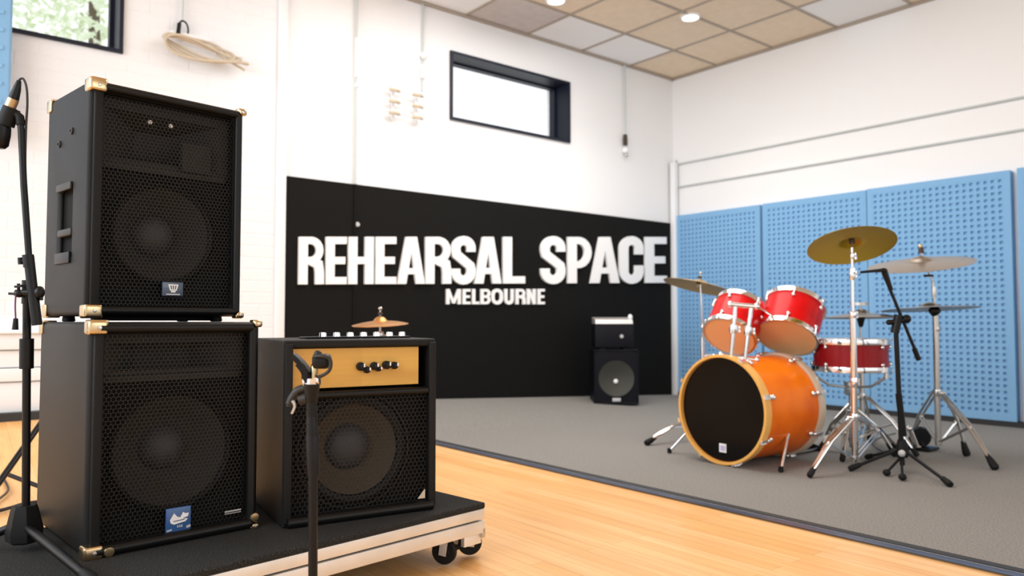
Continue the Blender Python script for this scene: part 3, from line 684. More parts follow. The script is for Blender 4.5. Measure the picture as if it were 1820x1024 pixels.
# ================================================================== STANDS
def rubber_tip(a, b, r=.014):
    d = (V(b)-V(a)).normalized(); return MB().lathe([(0, 0), (r, .004), (r*1.1, .02), (r*.7, .06), (0, .062)], V(b)+d*.0, -d, 14)
def drum_stand(name, label, cat, base, feet, pole, apex_z, low_z, m='chrome', group=None, rad=(.0155, .009), double=True, foot=None, reach=.06, top=None, tip_r=.015):
    """base: floor point under pole; feet: floor points; pole: list of (z, r) or points"""
    base = V((base[0], base[1], 0)); t = thing(name, label, cat, base, 0, group)
    L = lambda p: V(p)-base
    pts = [L(p) for p in pole[0]]
    MB().tube(pts, rad[0], 16).build('pole', M[m], t)
    if len(pole) > 1:
        for seg, r in pole[1:]: MB().tube([L(p) for p in seg], r, 14).build('upper_tube', M[m], t)
    top_of = V(pts[-1]); bot = V(pts[0]); ax = (top_of-bot).normalized()
    at = lambda z: bot+ax*((z-bot.z)/ax.z)
    MB().lathe([(.0, .018), (.020, .018), (.022, .01), (.022, -.01), (.020, -.018), (0, -.018)], at(apex_z), ax, 20).build('leg_collar', M[m], t)
    MB().lathe([(.0, .014), (.017, .014), (.018, -.014), (0, -.014)], at(low_z), ax, 20).build('lower_collar', M[m], t)
    for f in feet:
        fl = L((f[0], f[1], f[2] if len(f) > 2 else 0)); hd = V((fl.x, fl.y, 0))
        if hd.length < .02: hd = V((.1, 0, 0))
        hd.normalize(); side = V((-hd.y, hd.x, 0)); a = at(apex_z)+hd*.03; end = fl+V((0, 0, .022)); lg = MB()
        knee = a.lerp(end, .5)+V((0, 0, .02))+hd*.01
        for s in ((-1, 1) if double else (0,)):
            lg.tube([a+side*s*.012, knee+side*s*.011, end+side*s*.003], .0068 if double else .008, 8)
        lg.tube([a-side*.018, a+side*.018], .008, 10)
        o = lg.build('leg', M[m], t); d = (end-knee).normalized()
        rt = MB(); rt.lathe([(0, -.012), (tip_r*.8, -.01), (tip_r, .0), (tip_r*.9, .025), (tip_r*.55, .07), (0, .072)], end-V((0, 0, .006)), -d, 14); rt.build('rubber_foot', M['rubber'], o)
        br = MB(); k2 = a.lerp(end, .55)+V((0, 0, .018)); 
        for s in (-1, 1): br.tube([at(low_z)+hd*.016+side*s*.008, k2+side*s*.009], .0045, 8)
        br.ball(k2, .012); br.build('brace', M[m], t)
    return t, L, at
def wing(t, p, d, m='chrome', s=1):
    q = MB(); d = V(d).normalized(); q.tube([V(p), V(p)+d*.035*s], .004*s, 8); q.bar(V(p)+d*.03*s-V((0, 0, .016*s)), V(p)+d*.03*s+V((0, 0, .016*s)), .01*s, .006*s, side=d); return q.build('wing_nut', M[m], t)
def clamp(t, p, d, r=.017, h=.03, m='chrome'):
    MB().lathe([(0, h/2), (r*.8, h/2), (r, h*.3), (r, -h*.3), (r*.8, -h/2), (0, -h/2)], p, d, 18).build('height_clamp', M[m], t); x, y, z = frame_to(d); wing(t, V(p)+y*r*.8, y, m)
def cymbal(label, c, n, R, m='cymbal', bell=.055, bow=.03, name='cymbal', group=None):
    n = V(n).normalized(); t = thing(name, label, 'cymbal', c, 0, group); th = .0018
    up_ = [(.006, bow+.022), (bell*.45, bow+.019), (bell*.8, bow+.010), (bell, bow), (bell*1.15, bow-.003)]
    for k in range(1, 9): f = k/8; up_.append((bell*1.15+(R-bell*1.15)*f, (bow-.003)*(1-f**1.6)))
    prof = up_+[(r, h-th) for r, h in up_[::-1]]
    mb = MB(); mb.lathe(prof+[prof[0]], (0, 0, -bow-.02), n, 64); mb.build('disc', M[m], t)
    return t
def felts(t, c, n, top=True):
    n = V(n).normalized(); q = MB(); q.lathe([(0, -.03), (.014, -.028), (.014, -.006), (0, -.004)], c, n, 14); q.lathe([(0, .006), (.012, .007), (.012, .022), (0, .024)], c, n, 14); q.build('felt', M['felt'], t)
    w2 = MB(); w2.tube([V(c)-n*.05, V(c)+n*.045], .004, 8); w2.ball(V(c)+n*.042, .011, (1, 1, .8)); w2.build('wing_nut', M['steel'], t)

# ---- chrome cymbal stand in front, large golden cymbal
b1 = G(1520, 834); n1 = (RT*.10+UP*.86-FW*-.0).normalized()
d1 = (b1-V((0, 0, CAMH))).dot(FW)
cc1 = P(1513, 423, d1)
tilt = (UP*math.cos(math.radians(24))+FW*math.sin(math.radians(-24))*-1*-1).normalized()
# underside faces the camera: the normal of the top leans away from the lens
nrm1 = (UP*.90+FW*.40+RT*.02).normalized()
st1, L1, at1 = drum_stand('cymbal_stand', 'chrome double-braced stand holding the large golden cymbal', 'cymbal stand', b1, [G(1440, 850), G(1592, 800), G(1545, 775)],
    [[V((b1.x, b1.y, .045)), P(1516, 560, d1)], ([P(1516, 560, d1), P(1515, 488, d1)], .0085), ([P(1515, 488, d1), P(1514, 440, d1)], .006)], P(1518, 742, d1).z, P(1520, 815, d1).z, group=None)
clamp(st1, L1(P(1516, 560, d1)), UP, .017, .035); clamp(st1, L1(P(1515, 487, d1)), UP, .015, .06); clamp(st1, L1(P(1514.5, 455, d1)), UP, .010, .03); clamp(st1, L1(P(1518, 680, d1)), UP, .018, .05)
felts(st1, L1(cc1), nrm1)
cymbal('large golden cymbal tilted to show its underside, on the front chrome stand', cc1, nrm1, .206, 'cymbal_gold', .05, .02)

# ---- stand at the right with two cymbals
b2 = G(1668, 810); d2 = (b2-V((0, 0, CAMH))).dot(FW)
st2, L2, at2 = drum_stand('cymbal_stand', 'chrome stand at the right carrying two cymbals, one above the other', 'cymbal stand', b2, [G(1768, 836), G(1718, 812), G(1618, 790)],
    [[V((b2.x, b2.y, .055)), P(1663, 560, d2)], ([P(1663, 560, d2), P(1658, 502, d2)], .007), ([P(1658, 502, d2), P(1636, 448, d2)], .0045)], P(1666, 698, d2).z, P(1668, 784, d2).z, m='steel', tip_r=.02)
q = MB(); q.lathe([(0, .05), (.018, .05), (.03, .036), (.03, .022), (.012, 0), (0, 0)], L2(P(1661, 562, d2)), UP, 20); q.build('tilter', M['black'], st2)
clamp(st2, L2(P(1664, 585, d2)), UP, .016, .03, 'steel')
MB().lathe([(.012, -.006), (.024, -.006), (.024, .006), (.012, .006), (.012, -.006)], L2(P(1650, 490, d2)), UP, 20).build('washer', M['felt'], st2)
q = MB(); q.lathe([(.010, 0), (.013, .03), (.01, .055), (0, .056)], L2(P(1660, 528, d2)), UP, 14); q.build('sleeve', M['steel'], st2)
q = MB(); q.lathe([(.016, 0), (.010, .035), (0, .036)], L2(P(1637, 450, d2)), UP, 14); q.lathe([(0, 0), (.012, .0), (.012, .045), (0, .045)], L2(P(1640, 478, d2)), UP, 14); q.build('felt', M['felt'], st2)
MB().ball(L2(P(1636, 438, d2)), .012).build('wing_nut', M['brass'], st2)
cymbal('upper cymbal of the pair on the right chrome stand, tilted', P(1636, 456, d2), (UP*1+RT*-.15+FW*-.125), .262, 'cymbal_pale', .06, .022)
cymbal('lower, flatter cymbal of the pair on the right chrome stand', P(1652, 538, d2), (UP*1+RT*-.02+FW*.10), .24, 'cymbal_pale', .05, .015)

# ---- hi-hat behind the snare
d3 = 4.35; b3 = P(1494, 600, d3); b3 = V((P(1530, 600, d3).x, P(1530, 600, d3).y, 0))
st3, L3, at3 = drum_stand('cymbal_stand', 'thin stand behind the shallow red drum, holding a flat cymbal', 'cymbal stand', b3, [V((b3.x+.28, b3.y+.1, 0)), V((b3.x-.25, b3.y+.12, 0)), V((b3.x-.02, b3.y-.3, 0))],
    [[V((b3.x, b3.y, .05)), P(1530, 600, d3)], ([P(1530, 600, d3), P(1529, 538, d3)], .005)], .3, .1, m='steel')
q = MB(); q.lathe([(0, 0), (.03, .0), (.024, -.03), (.012, -.08), (0, -.09)], L3(P(1530, 555, d3)), UP, 18); q.build('cup', M['black'], st3)
MB().lathe([(.02, -.008), (.05, -.008), (.05, .008), (.02, .008), (.02, -.008)], L3(P(1528, 540, d3)), UP, 24).build('washer', M['steel'], st3)
cymbal('cymbal with a dark underside, directly above the shallow red drum', P(1531, 550, d3), (UP*1+FW*.07+RT*.0), .21, 'cymbal_pale', .045, .028)

# ---- leftmost cymbal of the kit
d4 = 4.75; c4 = P(1243, 497, d4); b4 = V((P(1250, 560, d4).x, P(1250, 560, d4).y, 0)); n4 = (UP*1+RT*.25+FW*.10).normalized()
st4, L4, at4 = drum_stand('cymbal_stand', 'chrome stand half hidden behind the left of the drum kit', 'cymbal stand', b4, [G(1150, 792), V((b4.x+.25, b4.y+.25, 0)), V((b4.x+.2, b4.y-.25, 0))],
    [[V((b4.x, b4.y, .05)), P(1249, 600, d4)], ([P(1249, 600, d4), P(1245, 505, d4)], .006)], P(1213, 745, d4).z+.02, .07, m='chrome', tip_r=.019)
felts(st4, L4(c4), n4)
cymbal('leftmost cymbal of the drum kit, tilted down to the right', c4, n4, .225, 'cymbal', .05, .028)
# ---- small copper cymbal behind the amplifier
d5 = 3.9; c5 = P(676, 563, d5); b5 = V((c5.x, c5.y, 0))
st5, L5, at5 = drum_stand('cymbal_stand', 'small cymbal stand standing behind the combo amplifier', 'cymbal stand', b5, [V((b5.x+.25, b5.y, 0)), V((b5.x-.15, b5.y+.2, 0)), V((b5.x-.13, b5.y-.2, 0))],
    [[V((b5.x, b5.y, .05)), V((b5.x, b5.y, .66))], ([V((b5.x, b5.y, .64)), c5], .005)], .28, .1, m='steel')
clamp(st5, L5(V((b5.x, b5.y, .655))), UP, .019, .04, 'steel'); felts(st5, L5(c5), UP)
cymbal('small copper cymbal showing just above the combo amplifier', c5, (UP*1+RT*-.03+FW*-.03), .143, 'cymbal_copper', .035, .02)

# ================================================================== DRUMS
def drum(name, label, o, axis, R, Lh, shell, top_m, bot_m, hoop='chrome', hoop2='chrome', nl=8, wood_hoop=False, lug_r=.011, rot0=0, group=None, base=None):
    """o = centre of the bottom (or front) face, axis towards the top face"""
    ax = V(axis).normalized(); x, y, z = frame_to(ax); base = V(base) if base else V(o)
    t = thing(name, label, 'drum', base, 0, group); O = V(o)-base
    sh = MB(); sh.lathe([(R*.965, .0), (R*.985, .0), (R*.985, Lh), (R*.965, Lh), (R*.965, 0)], O, ax, 64); sh.build('shell', M[shell], t)
    hh = .036 if wood_hoop else .028; rt_ = .007 if wood_hoop else .0035
    for (zz, s, hm) in ((0, -1, hoop), (Lh, 1, hoop2)):
        a0, a1 = zz+s*.010, zz-s*(hh-.010)
        if wood_hoop: a0, a1 = zz+s*.022, zz-s*.022
        q = MB(); q.lathe([(R+.004, a1), (R+.004+rt_, a1), (R+.006+rt_, (a0+a1)/2), (R+.004+rt_, a0), (R+.002, a0+s*.001), (R-.003, a0), (R-.003, a1), (R+.004, a1)], O, ax, 64); q.build('hoop', M[hm], t)
    for (zz, s, hm) in ((0, -1, bot_m), (Lh, 1, top_m)):
        q = MB(); q.lathe([(0, zz+s*.002), (R*.93, zz+s*.002), (R*.97, zz+s*.003), (R*.998, zz-s*.004)], O, ax, 64); q.build('drum_head', M[hm], t)
    for k in range(nl):
        a = 2*PI*(k+.5)/nl+rot0; rd = x*math.cos(a)+y*math.sin(a); tg = -x*math.sin(a)+y*math.cos(a)
        for zz, s in ((.2 if not wood_hoop else .13, -1), (.8 if not wood_hoop else .87, 1)):
            pz = O+ax*(Lh*zz)+rd*(R*.985+lug_r*.5); endz = 0-.004 if s < 0 else Lh+.004
            q = MB(); q.ball(pz, lug_r, (1, 1, 1), 12); q.tube([pz-rd*lug_r*.4, pz+rd*lug_r*.6], lug_r*.7, 10)
            hx = O+ax*endz+rd*(R+.012); q.tube([pz+rd*lug_r*.3, O+ax*(endz+s*.010)+rd*(R+.010)], .0032, 6)
            if wood_hoop:
                q.bar(hx-ax*s*.02+rd*.004, hx+ax*s*.024+rd*.004, .022, .010, side=tg); q.ball(hx-ax*s*.035, .011, (1, 1, 1), 10)
            else: q.ball(hx+ax*s*.004, .0065, (1, 1, 1), 8)
            q.build('lug', M['chrome'], t)
    return t, O, x, y
# bass drum
BR, BL, BPH = .266, .45, -.06; bax = V((math.cos(BPH), math.sin(BPH), 0)); bo = V((3.285, 2.365, BR+.014))
bd, BO, bx, by_ = drum('bass_drum', 'bass drum with amber wooden shell and black front head', bo, bax, BR, BL, 'shell_amber', 'head_white', 'head_black', 'hoop_wood', 'hoop_pale', 8, True, .014, rot0=.1, base=(bo.x, bo.y, 0))
# sticker on the black head
sp = -bax; side = V((bax.y, -bax.x, 0)); c = BO-bax*.0035+V((0, 0, -.195))+side*.0
fn = lambda u, v, k: c+side*u+V((0, 0, v))-bax*k
q = MB(); q.prism([(-.022, -.022), (.022, -.022), (.022, .022), (-.022, .022)], fn, 0, .0012); ob = q.build('sticker', M['white'], bd)
q = MB(); q.prism([(-.014, -.014), (.016, -.014), (.016, .012), (-.014, .012)], fn, .0012, .0018); q.build('print', mat('lilac print', (.5, .42, .7), .5), ob)
# spurs
for (a, ft) in ((G(1398, 745), G(1388, 840)), (None, G(1190, 806))):
    if a is not None: up_p = P(1404, 752, (V((bo.x, bo.y, .3))-V((0, 0, CAMH))).dot(FW)-.02)
    else: up_p = bo+bax*.12+V((-bax.y, bax.x, 0))*(BR+.01)+V((0, 0, -.10))
    base_ = V((bo.x, bo.y, 0)); u0 = up_p-base_; f0 = V((ft.x, ft.y, .012))-base_
    q = MB(); q.tube([u0, u0.lerp(f0, .35)], .010, 12); q.tube([u0.lerp(f0, .3), f0], .0085, 12); q.lathe([(0, .02), (.014, .02), (.014, -.02), (0, -.02)], u0, (f0-u0), 14)
    q.ball(u0+V((0, 0, .012)), .018); o = q.build('spur', M['chrome'], bd)
    MB().lathe([(0, .03), (.012, .028), (.013, .005), (.0, 0)], f0-V((0, 0, .012)), (0, 0, 1), 12).build('rubber_foot', M['rubber'], o); wing(o, u0+V((0, 0, .01)), (0.2, -.6, .3))
    sn = V((bax.y, -bax.x, 0))*(1 if a is not None else -1)
    q = MB(); q.tube([u0-V((0, 0, .01)), u0-sn*.08+V((0, 0, .01))], .012, 12); q.build('spur_bracket', M['chrome'], o)
# tom mount on the bass drum: two posts and a bar
dm = (bo-V((0, 0, CAMH))).dot(FW)+.02
base_ = V((bo.x, bo.y, 0)); m1 = P(1299, 634, dm); m2 = P(1323, 638, dm)
for (pa, pb) in ((m1, P(1307, 545, dm)), (m2, P(1335, 548, dm))):
    o = MB().tube([pa-base_-V((0, 0, .03)), pb-base_], .0105, 14).build('tom_post', M['chrome'], bd)
    mid = pa.lerp(pb, .55)-base_; MB().lathe([(0, .022), (.019, .022), (.021, 0), (.019, -.022), (0, -.022)], mid, (pb-pa), 18).build('memory_clamp', M['chrome'], o); wing(o, mid, RT)
q = MB(); q.tube([P(1297, 541, dm)-base_, P(1342, 545, dm)-base_], .013, 14); q.ball(P(1298, 541, dm)-base_, .017); q.ball(P(1345, 545, dm)-base_, .017)
q.tube([P(1300, 541, dm)-base_, P(1300, 541, dm+.09)-base_], .008, 10); q.tube([P(1342, 545, dm)-base_, P(1352, 548, dm+.1)-base_, P(1372, 560, dm+.16)-base_], .009, 10); q.build('cross_arm', M['chrome'], bd)
q = MB(); q.box((m1+m2)/2-base_+V((0, 0, -.018)), (.05, .1, .03), rz=BPH, bev=.006); q.tube([P(1280, 632, dm)-base_, P(1345, 640, dm)-base_], .009, 10); q.ball(P(1281, 630, dm)-base_, .013); q.ball(P(1345, 640, dm)-base_, .013); q.build('mount_plate', M['chrome'], bd)
# toms
dt = dm+.22
tb, ttop = P(1398, 599, dt), P(1413, 544, dt+.105)
drum('tom_drum', 'red tom with an amber bottom head, right of the two above the bass drum', tb, (ttop-tb), .158, (ttop-tb).length, 'red', 'head_white', 'head_skin', nl=6, rot0=.3, group='red toms above the bass drum')
dt2 = dm+.26
tb, ttop = P(1296, 597, dt2), P(1317, 550, dt2+.11)
drum('tom_drum', 'red tom behind the chrome mount, left of the two above the bass drum', tb, (ttop-tb), .142, (ttop-tb).length, 'red', 'head_white', 'head_skin', nl=6, rot0=.0, group='red toms above the bass drum')
# shallow drum on its own stand
ds = 4.12; so_ = P(1512, 656, ds); sR = .19
drum('snare_drum', 'shallow dark red drum on its own stand, behind the chrome cymbal stand', so_, (0, 0, 1), sR, .152, 'dark_red', 'head_white', 'head_white', nl=8, rot0=.2)
bs = V((so_.x, so_.y, 0))
st6, L6, at6 = drum_stand('drum_stand', 'basket stand under the shallow dark red drum', 'drum stand', bs, [V((bs.x-.2, bs.y-.05, 0)), V((bs.x+.16, bs.y-.15, 0)), V((bs.x+.08, bs.y+.22, 0))],
    [[V((bs.x, bs.y, .05)), V((bs.x, bs.y, so_.z-.09))]], .25, .09, m='steel', rad=(.014, .01))
for k in range(3):
    a = 2*PI*k/3+.4; e_ = V((math.cos(a), math.sin(a), 0)); hz = so_.z
    q = MB(); q.tube([(0, 0, hz-.1), e_*(.12)+V((0, 0, hz-.085)), e_*(sR+.014)+V((0, 0, hz-.03)), e_*(sR+.014)+V((0, 0, hz-.012))], .007, 10); q.lathe([(0, -.02), (.011, -.02), (.011, .01), (0, .01)], e_*(sR+.014)+V((0, 0, hz-.02)), (0, 0, 1), 10); q.build('basket_arm', M['steel'], st6)
q = MB(); q.box((0, 0, so_.z-.115), (.06, .05, .05), bev=.008); q.lathe([(0, .0), (.035, 0), (.035, .02), (0, .02)], (0, 0, so_.z-.09), (0, 0, 1), 20); q.build('basket_hub', M['steel'], st6)
# bass drum pedal behind the drum
pb = bo+bax*(BL+.16); t = thing('kick_pedal', 'kick drum pedal with round beater behind the bass drum', 'pedal', (pb.x, pb.y, 0), BPH)
MB().box((.05, 0, .012), (.3, .09, .012), bev=.003).build('base_plate', M['steel'], t)
MB().prism([(-.1, 0), (.16, 0), (.16, .01), (-.1, .09), (-.1, .08)], lambda u, v, k: V((u, k, v+.02)), -.035, .035).build('footboard', M['black'], t)
q = MB(); q.tube([(-.11, -.06, .01), (-.11, -.06, .22), (-.11, .06, .22), (-.11, .06, .01)], .009, 10); q.build('yoke', M['chrome'], t)
q = MB(); q.tube([(-.11, 0, .22), (-.09, 0, .36)], .004, 8); q.build('beater_shaft', M['chrome'], t); MB().ball((-.09, 0, .37), .026).build('beater', M['felt'], t)
# round black throne-like pad low behind the stands
th_ = G(1640, 800, .0); dth = (th_-V((0, 0, CAMH))).dot(FW)
t = thing('hihat_pedal', 'dark pedal assembly low on the carpet between the two cymbal stands', 'pedal', th_, 0)
MB().box((0, 0, .012), (.13, .13, .014), bev=.004).build('base_plate', M['black'], t)
q = MB(); pc = P(1636, 776, dth+.03)-th_; q.lathe([(0, -.025), (.05, -.025), (.056, -.01), (.056, .01), (.05, .025), (0, .025)], pc, FW+RT*.5, 24); q.build('cam', M['black'], t)
q = MB(); q.tube([P(1618, 765, dth)-th_, P(1632, 800, dth)-th_-V((0, 0, 0))], .014, 12); q.ball(P(1616, 762, dth)-th_, .018); q.ball(P(1632, 797, dth)-th_, .02); q.build('spring', M['chrome'], t)
q = MB(); q.tube([(0, 0, .02), pc], .012, 10); q.build('bracket', M['black'], t)

# ---- mic boom stand by the kit
def tripod(name, label, base, feet, pole_pts, hub_z, m='black', leg_r=.008, pr=.0115, leg_top=.13):
    base = V((base[0], base[1], base[2] if len(base) > 2 else 0)); t = thing(name, label, 'microphone stand', base); L = lambda p: V(p)-base
    MB().tube([L(p) for p in pole_pts], pr, 16).build('pole', M[m], t)
    hz = hub_z
    MB().lathe([(0, .05), (.018, .05), (.026, .02), (.032, -.01), (.026, -.035), (.0, -.04)], (0, 0, hz), (0, 0, 1), 24).build('hub', M['rubber'], t)
    for f in feet:
        fl = L(f); hd = V((fl.x, fl.y, 0)).normalized(); lg = MB(); lg.tube([V((0, 0, hz))+hd*.02, fl+V((0, 0, .014))], leg_r, 10); o = lg.build('leg', M[m], t)
        d = (fl-V((0, 0, hz))).normalized(); MB().lathe([(0, -.01), (.013, -.008), (.015, .01), (.012, .05), (0, .052)], fl+V((0, 0, .014)), -d, 14).build('rubber_foot', M['rubber'], o)
    return t, L
bm_ = G(1604, 838); dmk = (bm_-V((0, 0, CAMH))).dot(FW)
mk, Lm = tripod('microphone_stand', 'black boom microphone stand on the carpet beside the drum kit', bm_, [G(1688, 866), G(1512, 838), V((bm_.x+.18, bm_.y+.26, 0))], [V((bm_.x, bm_.y, .03)), P(1592, 580, dmk)], P(1604, 800, dmk).z)
MB().tube([Lm(P(1606, 775, dmk)), Lm(P(1597, 700, dmk))], .015, 16).build('sleeve', M['black'], mk)
q = MB(); q.tube([Lm(P(1590, 592, dmk)), Lm(P(1597, 560, dmk))], .02, 14); q.tube([Lm(P(1583, 573, dmk)), Lm(P(1612, 568, dmk))], .013, 12); q.ball(Lm(P(1611, 567, dmk)), .022); q.ball(Lm(P(1580, 573, dmk)), .014); q.build('boom_clamp', M['black'], mk)
q = MB(); q.tube([Lm(P(1578, 505, dmk)), Lm(P(1632, 636, dmk))], .0075, 12); q.build('boom_arm', M['black'], mk)
q = MB(); q.tube([Lm(P(1625, 620, dmk)), Lm(P(1633, 640, dmk))], .012, 12); q.build('counterweight', M['black'], mk)
q = MB(); q.tube([Lm(P(1584, 516, dmk)), Lm(P(1572, 484, dmk))], [.010, .015], 12); q.ball(Lm(P(1571, 481, dmk)), .016, (1.3, 1, .8)); q.tube([Lm(P(1572, 480, dmk)), Lm(P(1530, 484, dmk-.02))], [.009, .006], 10); q.build('mic_clip', M['black'], mk)
for px, py in ((1576, 840), (1604, 848)):
    q = MB(); q.ball(Lm(G(px, py, .018)), .018, (1, 1, .9)); q.tube([Lm(G(px, py, .018)), Lm(P(1602, 812, dmk))], .006, 8); q.build('hub_knob', M['rubber'], mk)
MB().ball(Lm(P(1603, 806, dmk-.03)), .017).build('hub_badge', M['grey_badge'], mk)

# ---- microphone stand at the left edge, standing on the trolley deck
zt = .1715; dl = 1.86; hubp = P(42, 930, dl); bl = V((hubp.x, hubp.y, zt))
lf, Ll = tripod('microphone_stand', 'black boom microphone stand on the trolley at the left edge, in front of the cabinets', bl, [G(166, 1046, zt), G(-70, 985, zt), G(60, 920, zt)+V((0, 0, 0))], [P(46, 925, dl), P(48, 508, dl)], .06, leg_r=.0105, pr=.0092)
MB().lathe([(0, .055), (.026, .055), (.030, .045), (.042, -.008), (.040, -.028), (.03, -.034), (0, -.034)], Ll(P(44, 938, dl)), UP, 7).build('hub_cover', M['rubber'], lf)
MB().tube([Ll(P(47, 655, dl)), Ll(P(47.5, 602, dl))], .0155, 18).build('sleeve', M['black'], lf)
arm = [P(66, 578, dl-.02), P(56, 500, dl-.02), P(50, 440, dl-.02), P(42, 330, dl-.02), P(37, 222, dl-.02)]
q = MB(); q.tube([Ll(arm[0]), Ll(arm[1]), Ll(P(51, 455, dl-.02))], .0115, 14); o = q.build('boom_sleeve', M['black'], lf)
q = MB(); q.tube([Ll(P(52.5, 470, dl-.02))]+[Ll(p) for p in arm[2:]], .0072, 14); q.build('boom_arm', M['black'], lf)
MB().tube([Ll(P(52, 475, dl-.02)), Ll(P(49.5, 453, dl-.02))], .0125, 16).build('height_clamp', M['black'], lf)
q = MB(); q.tube([Ll(P(48, 464, dl-.02)), Ll(P(36, 464, dl-.02))], .004, 8); q.tube([Ll(P(37, 470, dl-.02)), Ll(P(36, 458, dl-.02))], .006, 10); q.build('wing_nut', M['black'], lf)
q = MB(); q.tube([Ll(P(48, 540, dl)), Ll(P(48, 498, dl))], [.012, .011], 14); q.tube([Ll(P(28, 520, dl-.02)), Ll(P(74, 520, dl-.02))], .007, 10)
q.ball(Ll(P(70, 520, dl-.02)), .012, (1, 1, 1.3)); q.ball(Ll(P(34, 522, dl-.02)), .012, (1, 1, .8)); q.build('boom_clamp', M['black'], lf)
q = MB(); q.bar(Ll(P(17, 522, dl-.02)), Ll(P(34, 523, dl-.02)), .010, .006); q.tube([Ll(P(33, 522, dl-.02)), Ll(P(33, 504, dl-.02))], .0035, 8); q.bar(Ll(P(27, 510, dl-.02)), Ll(P(39, 508, dl-.02)), .008, .005); q.bar(Ll(P(72, 510, dl-.02)), Ll(P(73, 534, dl-.02)), .010, .007); q.build('wing_nut', M['black'], lf)
mic_p = [P(36, 139, dl-.02), P(33, 150, dl-.02), P(22, 178, dl-.02), P(16, 190, dl-.02), P(5, 235, dl-.02), P(-2, 262, dl-.02)]
q = MB(); q.tube([Ll(P(37, 222, dl-.02)), Ll(P(35, 208, dl-.02)), Ll(P(27, 200, dl-.02)), Ll(P(20, 205, dl-.02))], [.010, .010, .009, .008], 12); q.build('swivel', M['rubber'], lf)
q = MB(); q.tube([Ll(P(21, 192, dl-.02)), Ll(P(9, 222, dl-.02))], [.019, .020], 18); q.build('mic_clip', M['rubber'], lf)
bmic = P(0, 265, dl-.02); t = thing('microphone', 'black microphone with a champagne ring hanging in the left stand clip', 'microphone', bmic)
Lq = lambda p: V(p)-bmic
MB().tube([Lq(P(34, 143, dl-.02)), Lq(P(30, 158, dl-.02)), Lq(P(24, 176, dl-.02))], [.005, .009, .012], 16).build('connector', M['black'], t)
MB().tube([Lq(P(24, 176, dl-.02)), Lq(P(18, 190, dl-.02))], .0125, 18).build('ring', M['mic_gold'], t)
MB().tube([Lq(P(18, 190, dl-.02)), Lq(P(6, 220, dl-.02)), Lq(P(3, 228, dl-.02)), Lq(P(1, 240, dl-.02)), Lq(P(-1, 258, dl-.02)), Lq(P(-1, 264, dl-.02))], [.0135, .0165, .02, .021, .019, .012], 20).build('body', M['black'], t)
cb = [P(34, 142, dl-.02), P(41, 140, dl-.02), P(47, 155, dl-.02), P(48.5, 185, dl-.02), P(46, 230, dl-.015), P(45, 300, dl-.01), P(50, 380, dl-.005), P(56, 470, dl-.0), P(60, 560, dl), P(60, 578, dl)]
def smooth_pts(ps, n=6):
    out = []; ps = [V(p) for p in ps]
    for i in range(len(ps)-1):
        p0, p1, p2, p3 = ps[max(0, i-1)], ps[i], ps[i+1], ps[min(len(ps)-1, i+2)]
        for k in range(n):
            u = k/n; out.append(.5*((2*p1)+(p2-p0)*u+(2*p0-5*p1+4*p2-p3)*u*u+(3*p1-p0-3*p2+p3)*u**3))
    return out+[ps[-1]]
MB().tube([Lq(p) for p in smooth_pts(cb)], .0028, 8).build('cable', M['cable'], t)
bt = P(26, 582, dl-.03); q = MB(bt); q.tube(smooth_pts([P(28, 524, dl-.03), P(27, 545, dl-.03), P(28, 568, dl-.03)]), .0018, 8); o = q.build('strap', M['purple']); o.location = bt; tag(o, 'thin purple cord with a black tag hanging from the left stand', 'cord')
q = MB(bt); q.tube([P(28, 566, dl-.03), P(27, 586, dl-.03)], [.005, .007], 8); q.build('tag', M['black'], o)

# ---- slim stand with an open clip in front of the amplifier
dc = 1.46; bc = V((P(560, 900, dc).x, P(560, 900, dc).y, 0)); cs, Lc = tripod('microphone_stand', 'black straight microphone stand with an empty metal clip in front of the amplifier', bc, [bc+V((.28, -.12, 0)), bc+V((-.24, -.17, 0)), bc+V((.02, .27, 0))], [bc+V((0, 0, .02)), P(556, 735, dc)], .12, pr=.0088)
MB().tube([Lc(P(557, 845, dc)), Lc(P(555, 775, dc)), Lc(P(554, 770, dc))], [.0115, .0118, .010], 18).build('sleeve', M['black'], cs)
MB().tube([Lc(P(555, 775, dc)), Lc(P(554, 738, dc)), Lc(P(552, 735, dc))], [.0115, .010, .009], 18).build('clear_sleeve', M['piping'], cs)
q = MB(); q.tube([Lc(P(554, 740, dc)), Lc(P(553, 690, dc))], .0105, 16); q.tube([Lc(P(553, 715, dc)), Lc(P(554, 682, dc))], [.011, .016], 16); q.build('clamp_body', M['piping'], cs)
q = MB(); q.tube([Lc(P(554, 690, dc)), Lc(P(555, 672, dc))], .013, 16); q.tube([Lc(P(540, 680, dc)), Lc(P(568, 676, dc))], .009, 12); q.ball(Lc(P(552, 681, dc)), .012); q.build('collar', M['chrome'], cs)
MB().tube([Lc(P(557, 676, dc)), Lc(P(559, 650, dc)), Lc(P(561, 648, dc))], [.007, .007, .006], 12).build('neck', M['brass'], cs)
def ribbon(mb, path, wd, th, L):     # thick bent strip seen face on
    ps = smooth_pts([P(a, b, dc+c) for a, b, c in path], 5)
    for a, b in zip(ps, ps[1:]): mb.bar(L(a), L(b)+(L(b)-L(a))*.1, wd, th, side=FW)
q = MB(); ribbon(q, [(548, 680, 0), (548, 666, 0), (541, 652, 0), (530, 640, 0), (521, 632, 0)], .022, .010, Lc); ribbon(q, [(545, 672, 0), (544, 660, 0), (533, 645, 0)], .03, .012, Lc); q.build('clip_jaw', M['black'], cs)
q = MB(); q.box(Lc(P(572, 642, dc)), (.034, .03, .028), rot=Matrix((RT, FW, UP)).transposed(), bev=.008); q.build('clip_jaw', M['black'], cs)
